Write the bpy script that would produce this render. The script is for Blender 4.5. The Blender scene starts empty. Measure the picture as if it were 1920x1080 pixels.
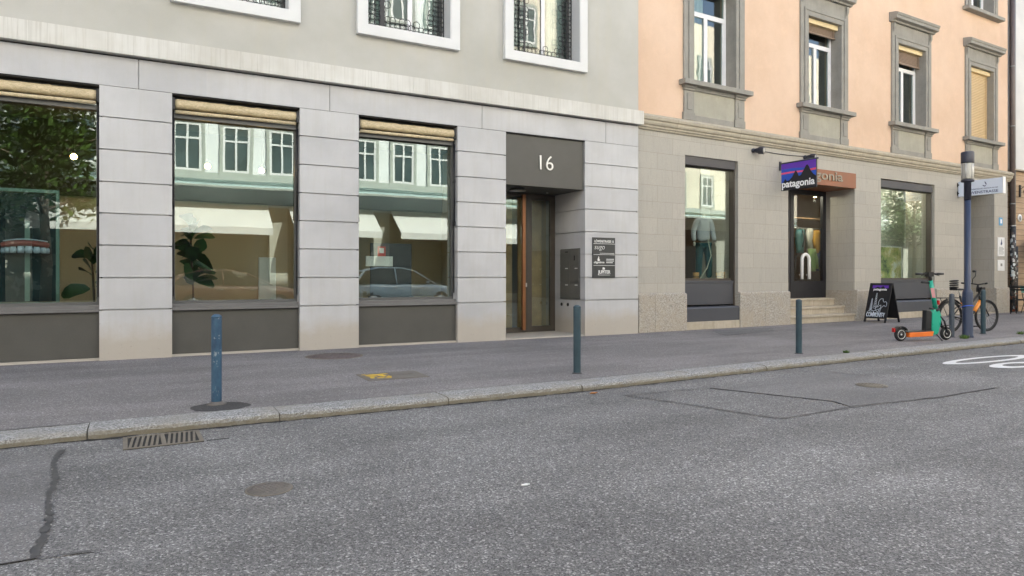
import bpy, bmesh, math, random
from mathutils import Vector, Matrix
random.seed(7)
R = math.radians
scene = bpy.context.scene
COL = scene.collection
# ------------------------------------------------------------------ camera, sky, sun, exposure
cam_d = bpy.data.cameras.new("camera"); cam = bpy.data.objects.new("camera", cam_d); COL.objects.link(cam)
cam.location = (0, 0, 1.2); cam.rotation_euler = (R(90), 0, R(-28.673))
cam_d.sensor_width = 36; cam_d.lens = 24; cam_d.shift_y = -22/1920
cam_d.clip_start = 0.05; cam_d.clip_end = 1500
scene.camera = cam
SUN_EL, SUN_AZ = R(41), R(24)          # sun high behind the facades; azimuth from +Y towards +X
world = bpy.data.worlds.new("World"); scene.world = world; world.use_nodes = True
wn = world.node_tree.nodes; wl = world.node_tree.links
bg = wn.get("Background") or wn.new("ShaderNodeBackground")
sky = wn.new("ShaderNodeTexSky"); sky.sky_type = 'NISHITA'; sky.sun_disc = False
sky.sun_elevation = SUN_EL; sky.sun_rotation = SUN_AZ; sky.dust_density = 4.5; sky.ozone_density = .6; sky.air_density = 1.0
wl.new(sky.outputs[0], bg.inputs[0]); bg.inputs[1].default_value = 0.13
sd = bpy.data.lights.new("sun", 'SUN'); sun = bpy.data.objects.new("sun", sd); COL.objects.link(sun)
sd.energy = 4.8; sd.angle = R(0.5); sd.color = (1.0, 0.955, 0.88)
sv = Vector((math.cos(SUN_EL)*math.sin(SUN_AZ), math.cos(SUN_EL)*math.cos(SUN_AZ), math.sin(SUN_EL)))
sun.rotation_euler = sv.to_track_quat('Z', 'Y').to_euler(); sun.location = sv*60
vs = scene.view_settings
scene.display_settings.display_device = 'sRGB'
vs.view_transform = 'Standard'; vs.look = 'None'; vs.exposure = 1.88; vs.gamma = 1; vs.use_curve_mapping = False
scene.render.engine = 'CYCLES'
cy = scene.cycles
cy.max_bounces = 10; cy.diffuse_bounces = 5; cy.glossy_bounces = 5; cy.transmission_bounces = 6; cy.transparent_max_bounces = 16
cy.sample_clamp_indirect = 6; cy.caustics_reflective = False; cy.caustics_refractive = False
cy.use_denoising = True

# ------------------------------------------------------------------ node helpers and materials
class NT:
    def __init__(s, name):
        s.m = bpy.data.materials.new(name); s.m.use_nodes = True
        s.t = s.m.node_tree; s.t.nodes.clear()
        s.out = s.t.nodes.new("ShaderNodeOutputMaterial")
    def n(s, typ, ins=None, **kw):
        nd = s.t.nodes.new("ShaderNode"+typ)
        for k, v in kw.items(): setattr(nd, k, v)
        for k, v in (ins or {}).items(): s.set(nd.inputs[k], v)
        return nd
    def set(s, sock, v):
        if hasattr(v, "is_linked"): s.t.links.new(v, sock)
        elif hasattr(v, "outputs"): s.t.links.new(v.outputs[0], sock)
        else:
            if sock.type == 'RGBA' and len(v) == 3: v = (*v, 1)
            sock.default_value = v
    def pos(s, sc=(1, 1, 1), obj=False):
        p = s.n("TexCoord").outputs["Object"] if obj else s.n("NewGeometry").outputs["Position"]
        if sc == (1, 1, 1): return p
        return s.n("VectorMath", {0: p, 1: sc}, operation='MULTIPLY').outputs[0]
    def noise(s, scale, detail=4, rough=.55, vec=None, dist=0):
        return s.n("TexNoise", {"Vector": vec or s.pos(), "Scale": scale, "Detail": detail, "Roughness": rough, "Distortion": dist}).outputs["Fac"]
    def ramp(s, fac, *st, interp='LINEAR'):
        r = s.n("ValToRGB", {0: fac}); cr = r.color_ramp; cr.interpolation = interp
        while len(cr.elements) < len(st): cr.elements.new(.5)
        for e, (p, c) in zip(cr.elements, st):
            e.position = p; e.color = (c, c, c, 1) if not hasattr(c, "__len__") else (*c, 1)
        return r.outputs[0]
    def mix(s, f, a, b, mode='MIX'):
        x = s.n("Mix", data_type='RGBA', blend_type=mode)
        s.set(x.inputs[0], f); s.set(x.inputs[6], a); s.set(x.inputs[7], b)
        return x.outputs[2]
    def math(s, op, a, b=0.0, clamp=False):
        return s.n("Math", {0: a, 1: b}, operation=op, use_clamp=clamp).outputs[0]
    def z(s, obj=False):
        return s.n("SeparateXYZ", {0: s.pos(obj=obj)}).outputs[2]
    def bump(s, h, st=.3, d=.01):
        return s.n("Bump", {"Height": h, "Strength": st, "Distance": d}).outputs[0]
    def done(s, col, rough=.7, metal=0., spec=.5, normal=None, emit=None, es=0., coat=0.):
        b = s.n("BsdfPrincipled", {"Base Color": col, "Roughness": rough, "Metallic": metal, "Specular IOR Level": spec})
        if normal is not None: s.set(b.inputs["Normal"], normal)
        if coat: b.inputs["Coat Weight"].default_value = coat
        if emit: s.set(b.inputs["Emission Color"], emit); b.inputs["Emission Strength"].default_value = es
        s.t.links.new(b.outputs[0], s.out.inputs[0])
        return s.m
def sc(c, k): return tuple(min(1, x*k) for x in c)
def plain(name, c, rough=.6, metal=0., spec=.5, var=.12, ns=5, fine=60, bump=.08, emit=None, es=0, coat=0.):
    t = NT(name)
    n1 = t.noise(ns, 5); n2 = t.noise(fine, 3)
    f = t.math('ADD', t.math('MULTIPLY', n1, .65), t.math('MULTIPLY', n2, .35))
    col = t.mix(t.ramp(f, (.3, 0.), (.7, 1.)), sc(c, 1-var), sc(c, 1+var))
    r = t.ramp(n1, (.3, max(.02, rough-.07)), (.7, min(1, rough+.07)))
    return t.done(col, r, metal, spec, t.bump(n2, bump, .003) if bump else None, emit, es, coat)
def glow(name, c, k):
    t = NT(name); e = t.n("Emission", {0: c, 1: k}); t.t.links.new(e.outputs[0], t.out.inputs[0]); return t.m
def glass(name, r0=.09, tint=(.86, .93, .9), wave=.0, wscale=1.2, gtint=(1, 1, 1)):
    t = NT(name)
    lw = t.n("LayerWeight", {"Blend": .5}).outputs["Facing"]
    nrm = None
    if wave: nrm = t.bump(t.noise(wscale, 2, .5), wave, .02)
    p5 = t.math('POWER', lw, 4.0)
    fac = t.math('ADD', t.math('MULTIPLY', p5, .75), r0, True)
    a = t.n("BsdfTransparent", {0: tint}); g = t.n("BsdfGlossy", {"Color": gtint, "Roughness": 0.0})
    if nrm is not None: t.set(g.inputs["Normal"], nrm)
    m = t.n("MixShader", {0: fac, 1: a, 2: g}); t.t.links.new(m.outputs[0], t.out.inputs[0]); return t.m

MT = {}
def mk_materials():
    # light stone panels of the office building: faint cloudiness, vertical wash marks, beige splash stains at the foot
    t = NT("stone_panel")
    c = t.mix(t.ramp(t.noise(1.1, 6, .6), (.35, 0.), (.65, 1.)), (.438, .438, .444), (.513, .513, .52))
    q = t.n("SeparateXYZ", {0: t.pos()}); wn_ = t.n("TexWhiteNoise", {"Vector": t.n("CombineXYZ", {0: t.math("FLOOR", t.math("MULTIPLY", t.math("ADD", q.outputs[0], 1.9), .357)), 1: t.math("FLOOR", t.math("MULTIPLY", t.math("SUBTRACT", q.outputs[2], .264), 2.183))})}).outputs[0]
    c = t.mix(1., c, t.ramp(wn_, (0., (.925, .925, .93)), (1., (1.05, 1.045, 1.03))), "MULTIPLY")
    st = t.noise(1.0, 4, .6, t.pos((14, 14, 1.2)))
    c = t.mix(t.math('MULTIPLY', t.ramp(st, (.47, 0.), (.72, 1.)), .34), c, (.42, .41, .38))
    zz = t.math('ADD', t.z(), t.math('MULTIPLY', t.noise(2.3, 5, .7), -.55))
    foot = t.ramp(zz, (-.12, 1.), (.28, 0.))
    c = t.mix(t.math('MULTIPLY', foot, .75), c, (.42, .37, .30))
    sp = t.ramp(t.noise(26, 3, .7), (.66, 0.), (.72, 1.))
    c = t.mix(t.math('MULTIPLY', t.math('MULTIPLY', sp, t.ramp(zz, (0., 1.), (.7, .05))), .4), c, (.2, .18, .16))
    fn = t.noise(160, 2)
    c = t.mix(.1, c, t.ramp(fn, (.3, .2), (.7, .8)), 'OVERLAY')
    MT["stone_panel"] = t.done(c, .62, normal=t.bump(fn, .06, .002))
    # cornice: paler stone, run-down drip streaks
    t = NT("cornice_stone")
    c = t.mix(t.ramp(t.noise(1.3, 5), (.35, 0.), (.65, 1.)), (.52, .505, .46), (.63, .62, .58))
    st = t.ramp(t.noise(1.0, 6, .75, t.pos((11, 11, .7))), (.5, 0.), (.62, .35), (.72, 1.))
    st2 = t.ramp(t.noise(1.0, 3, .75, t.pos((38, 38, .5))), (.52, 0.), (.7, 1.))
    c = t.mix(t.math('MULTIPLY', st, .55), c, (.40, .36, .28)); c = t.mix(t.math('MULTIPLY', st2, .35), c, (.30, .28, .24))
    MT["cornice_stone"] = t.done(c, .7)
    # grey plaster
    t = NT("grey_plaster")
    c = t.mix(t.ramp(t.noise(.7, 6, .6), (.35, 0.), (.65, 1.)), (.415, .405, .365), (.48, .47, .435))
    st = t.ramp(t.noise(1.0, 4, .6, t.pos((5, 5, .5))), (.5, 0.), (.75, 1.))
    c = t.mix(t.math('MULTIPLY', st, .3), c, (.46, .43, .34))
    g = t.noise(120, 3, .6)
    MT["grey_plaster"] = t.done(t.mix(.08, c, t.ramp(g, (.3, .2), (.7, .8)), 'OVERLAY'), .9, spec=.2, normal=t.bump(g, .25, .004))
    # apricot plaster
    t = NT("apricot_plaster")
    c = t.mix(t.ramp(t.noise(.8, 7, .62), (.33, 0.), (.67, 1.)), (.615, .44, .318), (.685, .51, .385))
    st = t.ramp(t.noise(1.0, 5, .7, t.pos((7, 7, .9))), (.56, 0.), (.78, 1.))
    c = t.mix(t.math('MULTIPLY', st, .4), c, (.56, .42, .32))
    c = t.mix(t.math("MULTIPLY", t.ramp(t.noise(2.6, 8, .75), (.5, 0.), (.68, 1.)), .25), c, (.78, .56, .40))
    g = t.noise(90, 4, .65)
    MT["apricot_plaster"] = t.done(t.mix(.1, c, t.ramp(g, (.3, .2), (.7, .8)), 'OVERLAY'), .92, spec=.15, normal=t.bump(g, .35, .005))
    # sandstone ashlar: coordinates along the wall and up, so reveals carry the courses too
    t = NT("sandstone_ashlar")
    s = t.n("SeparateXYZ", {0: t.pos(obj=True)})
    wv = t.math('MULTIPLY', t.noise(.9, 2), .02)
    v = t.n("CombineXYZ", {0: t.math('ADD', s.outputs[0], s.outputs[1]), 1: t.math('ADD', s.outputs[2], wv)}).outputs[0]
    b = t.n("TexBrick", {"Vector": v, "Color1": (.398, .377, .335), "Color2": (.448, .422, .372), "Mortar": (.325, .30, .258), "Scale": 1., "Mortar Size": .006, "Mortar Smooth": .4, "Bias": 0., "Brick Width": 1.02, "Row Height": .352})
    b.offset = .43
    c = t.mix(t.math('MULTIPLY', t.ramp(t.noise(2.2, 6, .62), (.3, 0.), (.7, 1.)), .5), b.outputs[0], (.41, .385, .335))
    c = t.mix(t.math('MULTIPLY', t.ramp(t.noise(1.0, 4, .6, t.pos((22, 22, 2.5))), (.5, 0.), (.72, 1.)), .3), c, (.29, .275, .25))
    g = t.noise(70, 4, .65); c = t.mix(.14, c, t.ramp(g, (.3, .15), (.7, .85)), 'OVERLAY')
    h = t.math('SUBTRACT', t.math('MULTIPLY', g, .3), b.outputs[1])
    MT["sandstone_ashlar"] = t.done(c, .88, spec=.2, normal=t.bump(h, .35, .006))
    def stone(nm, a, b2, d):
        t = NT(nm); c = t.mix(t.ramp(t.noise(3, 6, .65), (.3, 0.), (.7, 1.)), a, b2)
        c = t.mix(t.math('MULTIPLY', t.ramp(t.noise(1.0, 4, .65, t.pos((13, 13, 1.5))), (.5, 0.), (.75, 1.)), .4), c, d)
        g = t.noise(80, 4, .6)
        MT[nm] = t.done(t.mix(.12, c, t.ramp(g, (.3, .2), (.7, .8)), 'OVERLAY'), .85, spec=.25, normal=t.bump(g, .2, .004))
    stone("sandstone_trim", (.255, .245, .22), (.325, .31, .275), (.21, .20, .18))
    stone("sandstone_cornice", (.36, .325, .26), (.47, .42, .33), (.25, .22, .18))
    stone("sandstone_panel", (.33, .32, .265), (.40, .38, .315), (.29, .27, .22))
    stone("step_stone", (.40, .35, .27), (.52, .46, .37), (.24, .20, .15))
    # speckled granites
    def granite(nm, dark, mid, lite, scale, stain=None, grime=None):
        t = NT(nm)
        vo = t.n("TexVoronoi", {"Vector": t.pos(), "Scale": scale}).outputs["Color"]
        v = t.n("SeparateColor", {0: vo}).outputs[0]
        c = t.ramp(v, (.0, dark), (.22, mid), (.6, lite), (.88, sc(lite, 1.25)), interp='CONSTANT')
        c = t.mix(.45, c, t.ramp(t.noise(scale*.8, 2), (.35, dark), (.6, lite)))
        if stain: c = t.mix(t.math('MULTIPLY', t.ramp(t.noise(2.2, 5, .65), (.42, 0.), (.65, 1.)), .6), c, stain)
        if grime:
            nz = t.n("SeparateXYZ", {0: t.n("NewGeometry").outputs["Normal"]}).outputs[2]
            side = t.math('SUBTRACT', 1.0, nz, True)
            c = t.mix(t.math('MULTIPLY', side, t.ramp(t.noise(3.5, 5, .7), (.2, .5), (.6, .95))), c, grime)
        MT[nm] = t.done(c, .8, spec=.3, normal=t.bump(v, .25, .004))
    granite("granite_plinth", (.17, .155, .135), (.36, .33, .285), (.50, .465, .41), 80, (.40, .34, .26))
    granite("granite_kerb", (.07, .07, .07), (.22, .22, .215), (.42, .42, .41), 95, (.27, .25, .21), (.20, .175, .125))
    # asphalts
    def asphalt(nm, dark, mid, lite, scale, tone, bump, patch=.35, hot=.93):
        t = NT(nm)
        p = t.pos()
        vo = t.n("TexVoronoi", {"Vector": p, "Scale": scale, "Randomness": 1.})
        v = t.n("SeparateColor", {0: vo.outputs["Color"]}).outputs[0]
        c = t.ramp(v, (.0, dark), (.25, mid), (.62, sc(mid, 1.3)), (.82, lite), (hot, sc(lite, 1.9)), interp='CONSTANT')
        vo2 = t.n("TexVoronoi", {"Vector": p, "Scale": scale*2.3})
        v2 = t.n("SeparateColor", {0: vo2.outputs["Color"]}).outputs[1]
        c = t.mix(.45, c, t.ramp(v2, (.0, dark), (.3, mid), (.75, sc(lite, .9)), (.95, sc(lite, 1.5)), interp='CONSTANT'))
        big = t.ramp(t.noise(.55, 6, .6), (.3, 1-patch), (.7, 1+patch*.6))
        c = t.mix(1., c, big, 'MULTIPLY')
        lane = t.ramp(t.noise(1., 4, .6, t.pos((.25, 1.7, 1))), (.35, .84), (.65, 1.12))
        c = t.mix(1., c, lane, 'MULTIPLY'); c = t.mix(1., c, tone, 'MULTIPLY')
        blot = t.ramp(t.noise(7, 5, .7), (.62, 0.), (.74, 1.)); c = t.mix(t.math('MULTIPLY', blot, .3), c, sc(mid, .6))
        MT[nm] = t.done(c, .78, spec=.4, normal=t.bump(t.math('ADD', vo.outputs["Distance"], t.math('MULTIPLY', v2, .4)), bump, .006))
    asphalt("road_asphalt", (.058, .058, .060), (.155, .155, .157), (.31, .31, .305), 104, (1.025, 1.01, .98), .5, .3)
    asphalt("patch_asphalt", (.085, .087, .092), (.153, .151, .150), (.235, .235, .235), 125, (1.03, 1.01, .985), .25, .15)
    asphalt("pavement_asphalt", (.115, .11, .113), (.176, .173, .172), (.29, .287, .285), 105, (1.03, .985, .965), .3, .2, .95)
    asphalt("dark_asphalt", (.035, .034, .034), (.055, .053, .053), (.09, .088, .088), 110, (1, 1, 1), .4, .2, .97)
    MT["seam"] = plain("seam", (.07, .068, .067), .6, var=.3, ns=20)
    MT["tar"] = plain("tar", (.055, .055, .057), .55, var=.3, ns=20)
    P = lambda nm, *a, **k: MT.__setitem__(nm, plain(nm, *a, **k))
    P("dirt_ground", (.16, .15, .13), .9)
    P("olive_metal", (.082, .079, .070), .5, spec=.4, var=.12, ns=2.2, bump=.03)
    P("grey_sill_metal", (.15, .145, .14), .45, spec=.5, var=.1, bump=.02)
    P("frame_metal", (.10, .10, .095), .45, var=.1, bump=.02)
    P("door_metal", (.062, .05, .038), .4, bump=.02)
    P("slate_metal", (.062, .064, .074), .45, var=.08, ns=2, bump=.02)
    P("box_metal", (.055, .052, .056), .5, bump=.02)
    P("dark_gap", (.02, .02, .02), .9)
    P("copper_bar", (.28, .12, .05), .35, metal=.5, var=.2)
    P("white_paint", (.74, .74, .75), .4, var=.05, bump=.03)
    P("white_surround", (.63, .63, .62), .55, var=.06, ns=2)
    P("black_iron", (.025, .025, .027), .5)
    P("steel", (.55, .55, .54), .35, metal=.8)
    P("letter_metal", (.72, .70, .66), .4, metal=.2)
    P("mailbox_metal", (.15, .148, .135), .4, metal=.35, bump=.02)
    P("plaque_metal", (.045, .047, .046), .35, bump=.02)
    P("plaque_print", (.70, .70, .68), .6)
    P("wall_tan", (.47, .375, .255), .8, ns=1.2, var=.1)
    P("wall_brown", (.20, .13, .085), .8, ns=1.2, var=.15)
    P("wall_pale", (.55, .60, .57), .8, ns=1.)
    P("wall_room", (.30, .30, .29), .9); P("wall_light", (.55, .55, .53), .9); P("wall_painted_shade", (.05, .052, .042), .9); P("reflection_wood", (.52, .34, .17), .6, ns=3, var=.4)
    P("floor_wood", (.32, .20, .11), .5)
    P("ceiling_darkened", (.10, .10, .085), .9)  # shop ceiling: shade put into its colour so the glass reflections stand out
    P("board_dark", (.012, .028, .035), .25, bump=0)
    P("board_edge", (.14, .24, .22), .4)
    P("tooth_white", (.45, .58, .72), .3)
    P("gum_red", (.26, .07, .06), .4)
    P("red_sign", (.55, .03, .03), .5)
    P("white_plastic", (.78, .78, .77), .4, bump=0)
    P("curtain_white", (.72, .72, .70), .9)
    P("leaf_green", (.028, .08, .022), .45, var=.45, ns=9)
    P("tree_leaf", (.065, .115, .022), .5, var=.5, ns=2)
    P("leaf_light", (.075, .14, .025), .5, var=.4, ns=3)
    P("trunk_bark", (.10, .075, .055), .95, var=.3, bump=.6)
    P("pot_white", (.7, .69, .66), .5)
    P("orange_sign", (.245, .085, .033), .45, var=.14, ns=3)
    P("bronze_letter", (.24, .205, .16), .4, metal=.4)
    P("sign_blue", (.025, .09, .50), .45, var=.04); P("sign_purple", (.13, .035, .42), .45, var=.04); P("sign_pink", (.72, .08, .18), .45, var=.04)
    P("sign_black", (.012, .012, .016), .5, var=.1); P("sign_white", (.86, .86, .86), .5, var=.02)
    P("sign_pale", (.66, .72, .82), .4, var=.03); P("sign_navy", (.03, .045, .13), .5)
    P("sign_icon_blue", (.12, .33, .55), .5)
    P("lamp_blue", (.03, .045, .088), .45, var=.12, ns=6); P("lamp_dark", (.035, .037, .055), .45); P("lamp_glass", (.44, .42, .37), .25, var=.06, bump=0)
    P("scooter_teal", (.012, .36, .235), .32, var=.06, coat=.3); P("scooter_orange", (.85, .20, .035), .4, var=.08); P("black_plastic", (.016, .016, .018), .45)
    P("rubber", (.018, .018, .019), .75); P("reflector_red", (.5, .02, .02), .3); P("sticker_pink", (.75, .35, .35), .5)
    P("bike_orange", (.80, .27, .02), .3, coat=.4); P("cable_blue", (.03, .12, .65), .4)
    P("chalk", (.62, .68, .80), .9, var=.35, ns=30); P("board_black", (.008, .008, .011), .6, var=.3)
    P("denim_teal", (.015, .075, .085), .85, var=.2); P("sweat_grey", (.52, .53, .57), .9); P("skin_form", (.6, .55, .48), .6)
    P("bag_teal", (.05, .16, .17), .7); P("jacket_green", (.16, .26, .09), .8); P("jacket_yellow", (.48, .26, .03), .8); P("jacket_navy", (.03, .04, .10), .8); P("jacket_white", (.5, .5, .46), .8)
    P("rope_pale", (.6, .6, .5), .8); P("cup_wood", (.42, .22, .07), .6)
    P("mint_paint", (.22, .46, .38), .5); P("parasol_black", (.02, .02, .025), .8)
    P("drain_brown", (.13, .10, .09), .5, var=.2); P("drain_grey", (.24, .24, .23), .45)
    P("cream_slat", (.62, .46, .26), .55, ns=2, var=.08); P("brown_slat", (.26, .19, .14), .6); P("cream_box", (.70, .56, .32), .6)
    P("pale_plaster", (.62, .61, .59), .9, ns=1); P("cover_iron", (.125, .10, .098), .6, metal=.2, var=.25, ns=8, fine=40, bump=.3)
    P("cover_grey", (.14, .125, .11), .65, var=.25, ns=9, bump=.3); P("grate_iron", (.16, .14, .108), .7, var=.3, ns=15)
    P("road_white", (.66, .66, .65), .7, var=.12, ns=14, fine=90)
    P("opp_white", (.74, .76, .77), .9, ns=.8, var=.05); P("opp_green", (.36, .385, .355), .7); P("opp_cream", (.72, .66, .55), .9, ns=.8); P("opp_ground", (.34, .33, .29), .8)
    P("awning_cream", (.56, .55, .54), .85, var=.04); P("canopy_glass", (.58, .74, .74), .2)
    P("roof_grey", (.12, .11, .11), .8)
    P("car_blue", (.48, .62, .76), .25, coat=.8, var=.03, bump=0); P("car_brown", (.34, .17, .12), .25, coat=.8, var=.03, bump=0); P("opp_pane", (.07, .10, .105), .08, bump=0, var=.35, ns=1.2); P("car_glass", (.015, .018, .02), .05, bump=0); P("car_lamp", (.7, .7, .72), .1, bump=0); P("car_tail", (.4, .01, .01), .2)
    P("paper", (.78, .78, .76), .8); P("dry_leaf", (.30, .12, .03), .8)
    # weathered bollard paint
    def worn(nm, a, b, pale, amt):
        t = NT(nm); p = t.pos((1, 1, .55))
        c = t.mix(t.ramp(t.noise(9, 6, .7, p), (.35, 0.), (.65, 1.)), a, b)
        w = t.ramp(t.noise(17, 8, .75, p), (amt, 0.), (amt+.03, 1.))
        c = t.mix(t.math('MULTIPLY', w, .7), c, pale)
        MT[nm] = t.done(c, .5, normal=t.bump(w, .2, .002))
    worn("bollard_worn", (.02, .055, .105), (.045, .112, .18), (.33, .37, .38), .60)
    worn("bollard_teal", (.024, .05, .064), (.034, .07, .088), (.16, .2, .2), .68)
    worn("bollard_grey", (.05, .065, .08), (.075, .09, .11), (.2, .22, .22), .7)
    # roller fabric with wrinkles
    t = NT("blind_fabric"); w = t.noise(1, 5, .7, t.pos((16, 30, 30)), 1.2)
    MT["blind_fabric"] = t.done(t.mix(t.ramp(w, (.35, 0.), (.65, 1.)), (.44, .36, .215), (.66, .55, .365)), .8, normal=t.bump(w, .5, .012))
    # timber cladding on the neighbouring house
    t = NT("timber_clad"); z0 = t.z()
    fr = t.math('FRACT', t.math('MULTIPLY', z0, 1/.185))
    c = t.mix(t.ramp(t.noise(1, 5, .65, t.pos((2, 2, 26))), (.3, 0.), (.7, 1.)), (.37, .25, .15), (.50, .36, .235))
    c = t.mix(t.ramp(fr, (0., 1.), (.05, 1.), (.09, 0.)), c, (.09, .065, .045))
    MT["timber_clad"] = t.done(c, .7, normal=t.bump(t.ramp(fr, (0., 0.), (.08, 1.)), .5, .01))
    # sticker-plastered pipe
    t = NT("sticker_pipe"); vo = t.n("TexVoronoi", {"Vector": t.pos((9, 9, 7)), "Scale": 1.6, "Randomness": 1.}, distance='CHEBYCHEV')
    v = t.n("SeparateColor", {0: vo.outputs["Color"]})
    c = t.ramp(v.outputs[0], (0., (.03, .03, .03)), (.5, (.09, .07, .06)), (.72, (.5, .5, .47)), (.82, (.30, .09, .05)), (.86, (.05, .05, .05)), (.93, (.55, .6, .6)), interp='CONSTANT')
    MT["sticker_pipe"] = t.done(c, .5)
    # nature poster
    t = NT("poster_print"); n1 = t.noise(2.3, 7, .65); n2 = t.noise(5, 6, .7)
    c = t.ramp(n1, (.33, (.03, .07, .03)), (.45, (.28, .36, .10)), (.55, (.55, .50, .20)), (.66, (.7, .72, .66)))
    MT["poster_print"] = t.done(t.mix(.4, c, t.ramp(n2, (.3, .1), (.7, .8)), 'OVERLAY'), .5)
    # yellow marking paint sprayed on the utility cover
    t = NT("spray_yellow"); MT["spray_yellow"] = t.done(t.mix(t.noise(40, 4), (.50, .30, .02), (.72, .50, .07)), .8)
    MT["shop_glass"] = glass("shop_glass", .125, (.90, .945, .915), .05, .8, (.88, .97, .94))
    MT["old_glass"] = glass("old_glass", .12, (.75, .83, .80), .06, 1.7)
    MT["plain_glass"] = glass("plain_glass", .06, (.9, .95, .93))
    MT["bulb"] = glow("bulb", (1., .60, .22), 26)
mk_materials()

# ------------------------------------------------------------------ mesh helpers
class MB:
    def __init__(s): s.v = []; s.f = []; s.mi = []; s.m = 0; s.sm = []
    def add(s, vs_, fs, smooth=False):
        o = len(s.v); s.v += [tuple(x) for x in vs_]
        for f in fs: s.f.append([i+o for i in f]); s.mi.append(s.m); s.sm.append(smooth)
        return s
    def box(s, a, b):
        x0, y0, z0 = a; x1, y1, z1 = b
        return s.add([(x0, y0, z0), (x1, y0, z0), (x1, y1, z0), (x0, y1, z0), (x0, y0, z1), (x1, y0, z1), (x1, y1, z1), (x0, y1, z1)],
                     [(0, 3, 2, 1), (4, 5, 6, 7), (0, 1, 5, 4), (1, 2, 6, 5), (2, 3, 7, 6), (3, 0, 4, 7)])
    def loft(s, rings, cap=True, close=False, smooth=False):
        n = len(rings[0]); vs_ = [p for r in rings for p in r]; fs = []
        m = len(rings)
        for i in range(m if close else m-1):
            j = (i+1) % m
            for k in range(n): l = (k+1) % n; fs.append((i*n+k, i*n+l, j*n+l, j*n+k))
        if cap and not close: fs.append(tuple(range(n))[::-1]); fs.append(tuple((m-1)*n+k for k in range(n)))
        return s.add(vs_, fs, smooth)
    def prism(s, poly, axis, a, b):     # poly in the other two axes
        def p(q, t):
            u, w = q
            return {'x': (t, u, w), 'y': (u, t, w), 'z': (u, w, t)}[axis]
        return s.loft([[p(q, a) for q in poly], [p(q, b) for q in poly]])
    def tube(s, pts, r, n=8, cap=True, smooth=True, close=False):
        pts = [Vector(p) for p in pts]; rings = []
        m = len(pts); ref = None
        for i, p in enumerate(pts):
            if close: d = pts[(i+1) % m]-pts[i-1]
            else: d = pts[min(i+1, m-1)]-pts[max(i-1, 0)]
            d.normalize()
            if ref is None: ref = Vector((0, 0, 1)) if abs(d.z) < .9 else Vector((1, 0, 0))
            a = (ref-d*ref.dot(d)); a.normalize(); ref = a; b = d.cross(a)
            rr = r[i] if hasattr(r, "__len__") else r
            rings.append([p+a*rr*math.cos(2*math.pi*k/n)+b*rr*math.sin(2*math.pi*k/n) for k in range(n)])
        return s.loft(rings, cap, close, smooth)
    def lathe(s, prof, c=(0, 0, 0), n=20, smooth=True):
        return s.loft([[(c[0]+r*math.cos(2*math.pi*k/n), c[1]+r*math.sin(2*math.pi*k/n), c[2]+z) for k in range(n)] for r, z in prof], True, False, smooth)
    def ball(s, c, r, n=12, sq=(1, 1, 1)):
        rings = []
        for i in range(1, n//2): 
            th = math.pi*i/(n//2)
            rings.append([(c[0]+sq[0]*r*math.sin(th)*math.cos(2*math.pi*k/n), c[1]+sq[1]*r*math.sin(th)*math.sin(2*math.pi*k/n), c[2]-sq[2]*r*math.cos(th)) for k in range(n)])
        return s.loft(rings, True, False, True)
    def ring(s, c, R_, r, ax=(0, 1, 0), n=24, k=6):
        ax = Vector(ax).normalized(); a = ax.orthogonal().normalized(); b = ax.cross(a); c = Vector(c)
        return s.tube([c+a*R_*math.cos(2*math.pi*i/n)+b*R_*math.sin(2*math.pi*i/n) for i in range(n)], r, k, close=True)
    def build(s, name, mats, parent=None, bevel=0, kind=None):
        me = bpy.data.meshes.new(name); me.from_pydata(s.v, [], s.f)
        mats = mats if isinstance(mats, (list, tuple)) else [mats]
        for m in mats: me.materials.append(MT[m])
        me.polygons.foreach_set("material_index", s.mi); me.polygons.foreach_set("use_smooth", s.sm)
        bm = bmesh.new(); bm.from_mesh(me); bmesh.ops.recalc_face_normals(bm, faces=bm.faces)
        if bevel:
            es = [e for e in bm.edges if len(e.link_faces) == 2 and e.calc_face_angle(0) > .6]
            bmesh.ops.bevel(bm, geom=es, offset=bevel, segments=2, affect='EDGES', clamp_overlap=True, profile=.5)
        bm.to_mesh(me); bm.free(); me.update()
        o = bpy.data.objects.new(name, me); COL.objects.link(o)
        if parent: o.parent = parent
        if kind: o["kind"] = kind
        return o
def grooved(x0, x1, y0, y1, z0, z1, cuts, axis='z', g=.009, d=.035, mb=None):
    """a stone shaft with real open joints cut round it at the given places"""
    mb = mb or MB(); rings = []
    def ring(t, k):
        if axis == 'z': return [(x0+k, y0+k, t), (x1-k, y0+k, t), (x1-k, y1, t), (x0+k, y1, t)]
        return [(t, y0+k, z0+k*0), (t, y1, z0+k*0), (t, y1, z1-k*0), (t, y0+k, z1-k*0)]
    a, b = (z0, z1) if axis == 'z' else (x0, x1)
    rings.append(ring(a, 0))
    for c in cuts:
        rings += [ring(c-g, 0), ring(c-g, d), ring(c+g, d), ring(c+g, 0)]
    rings.append(ring(b, 0))
    return mb.loft(rings)
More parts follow.
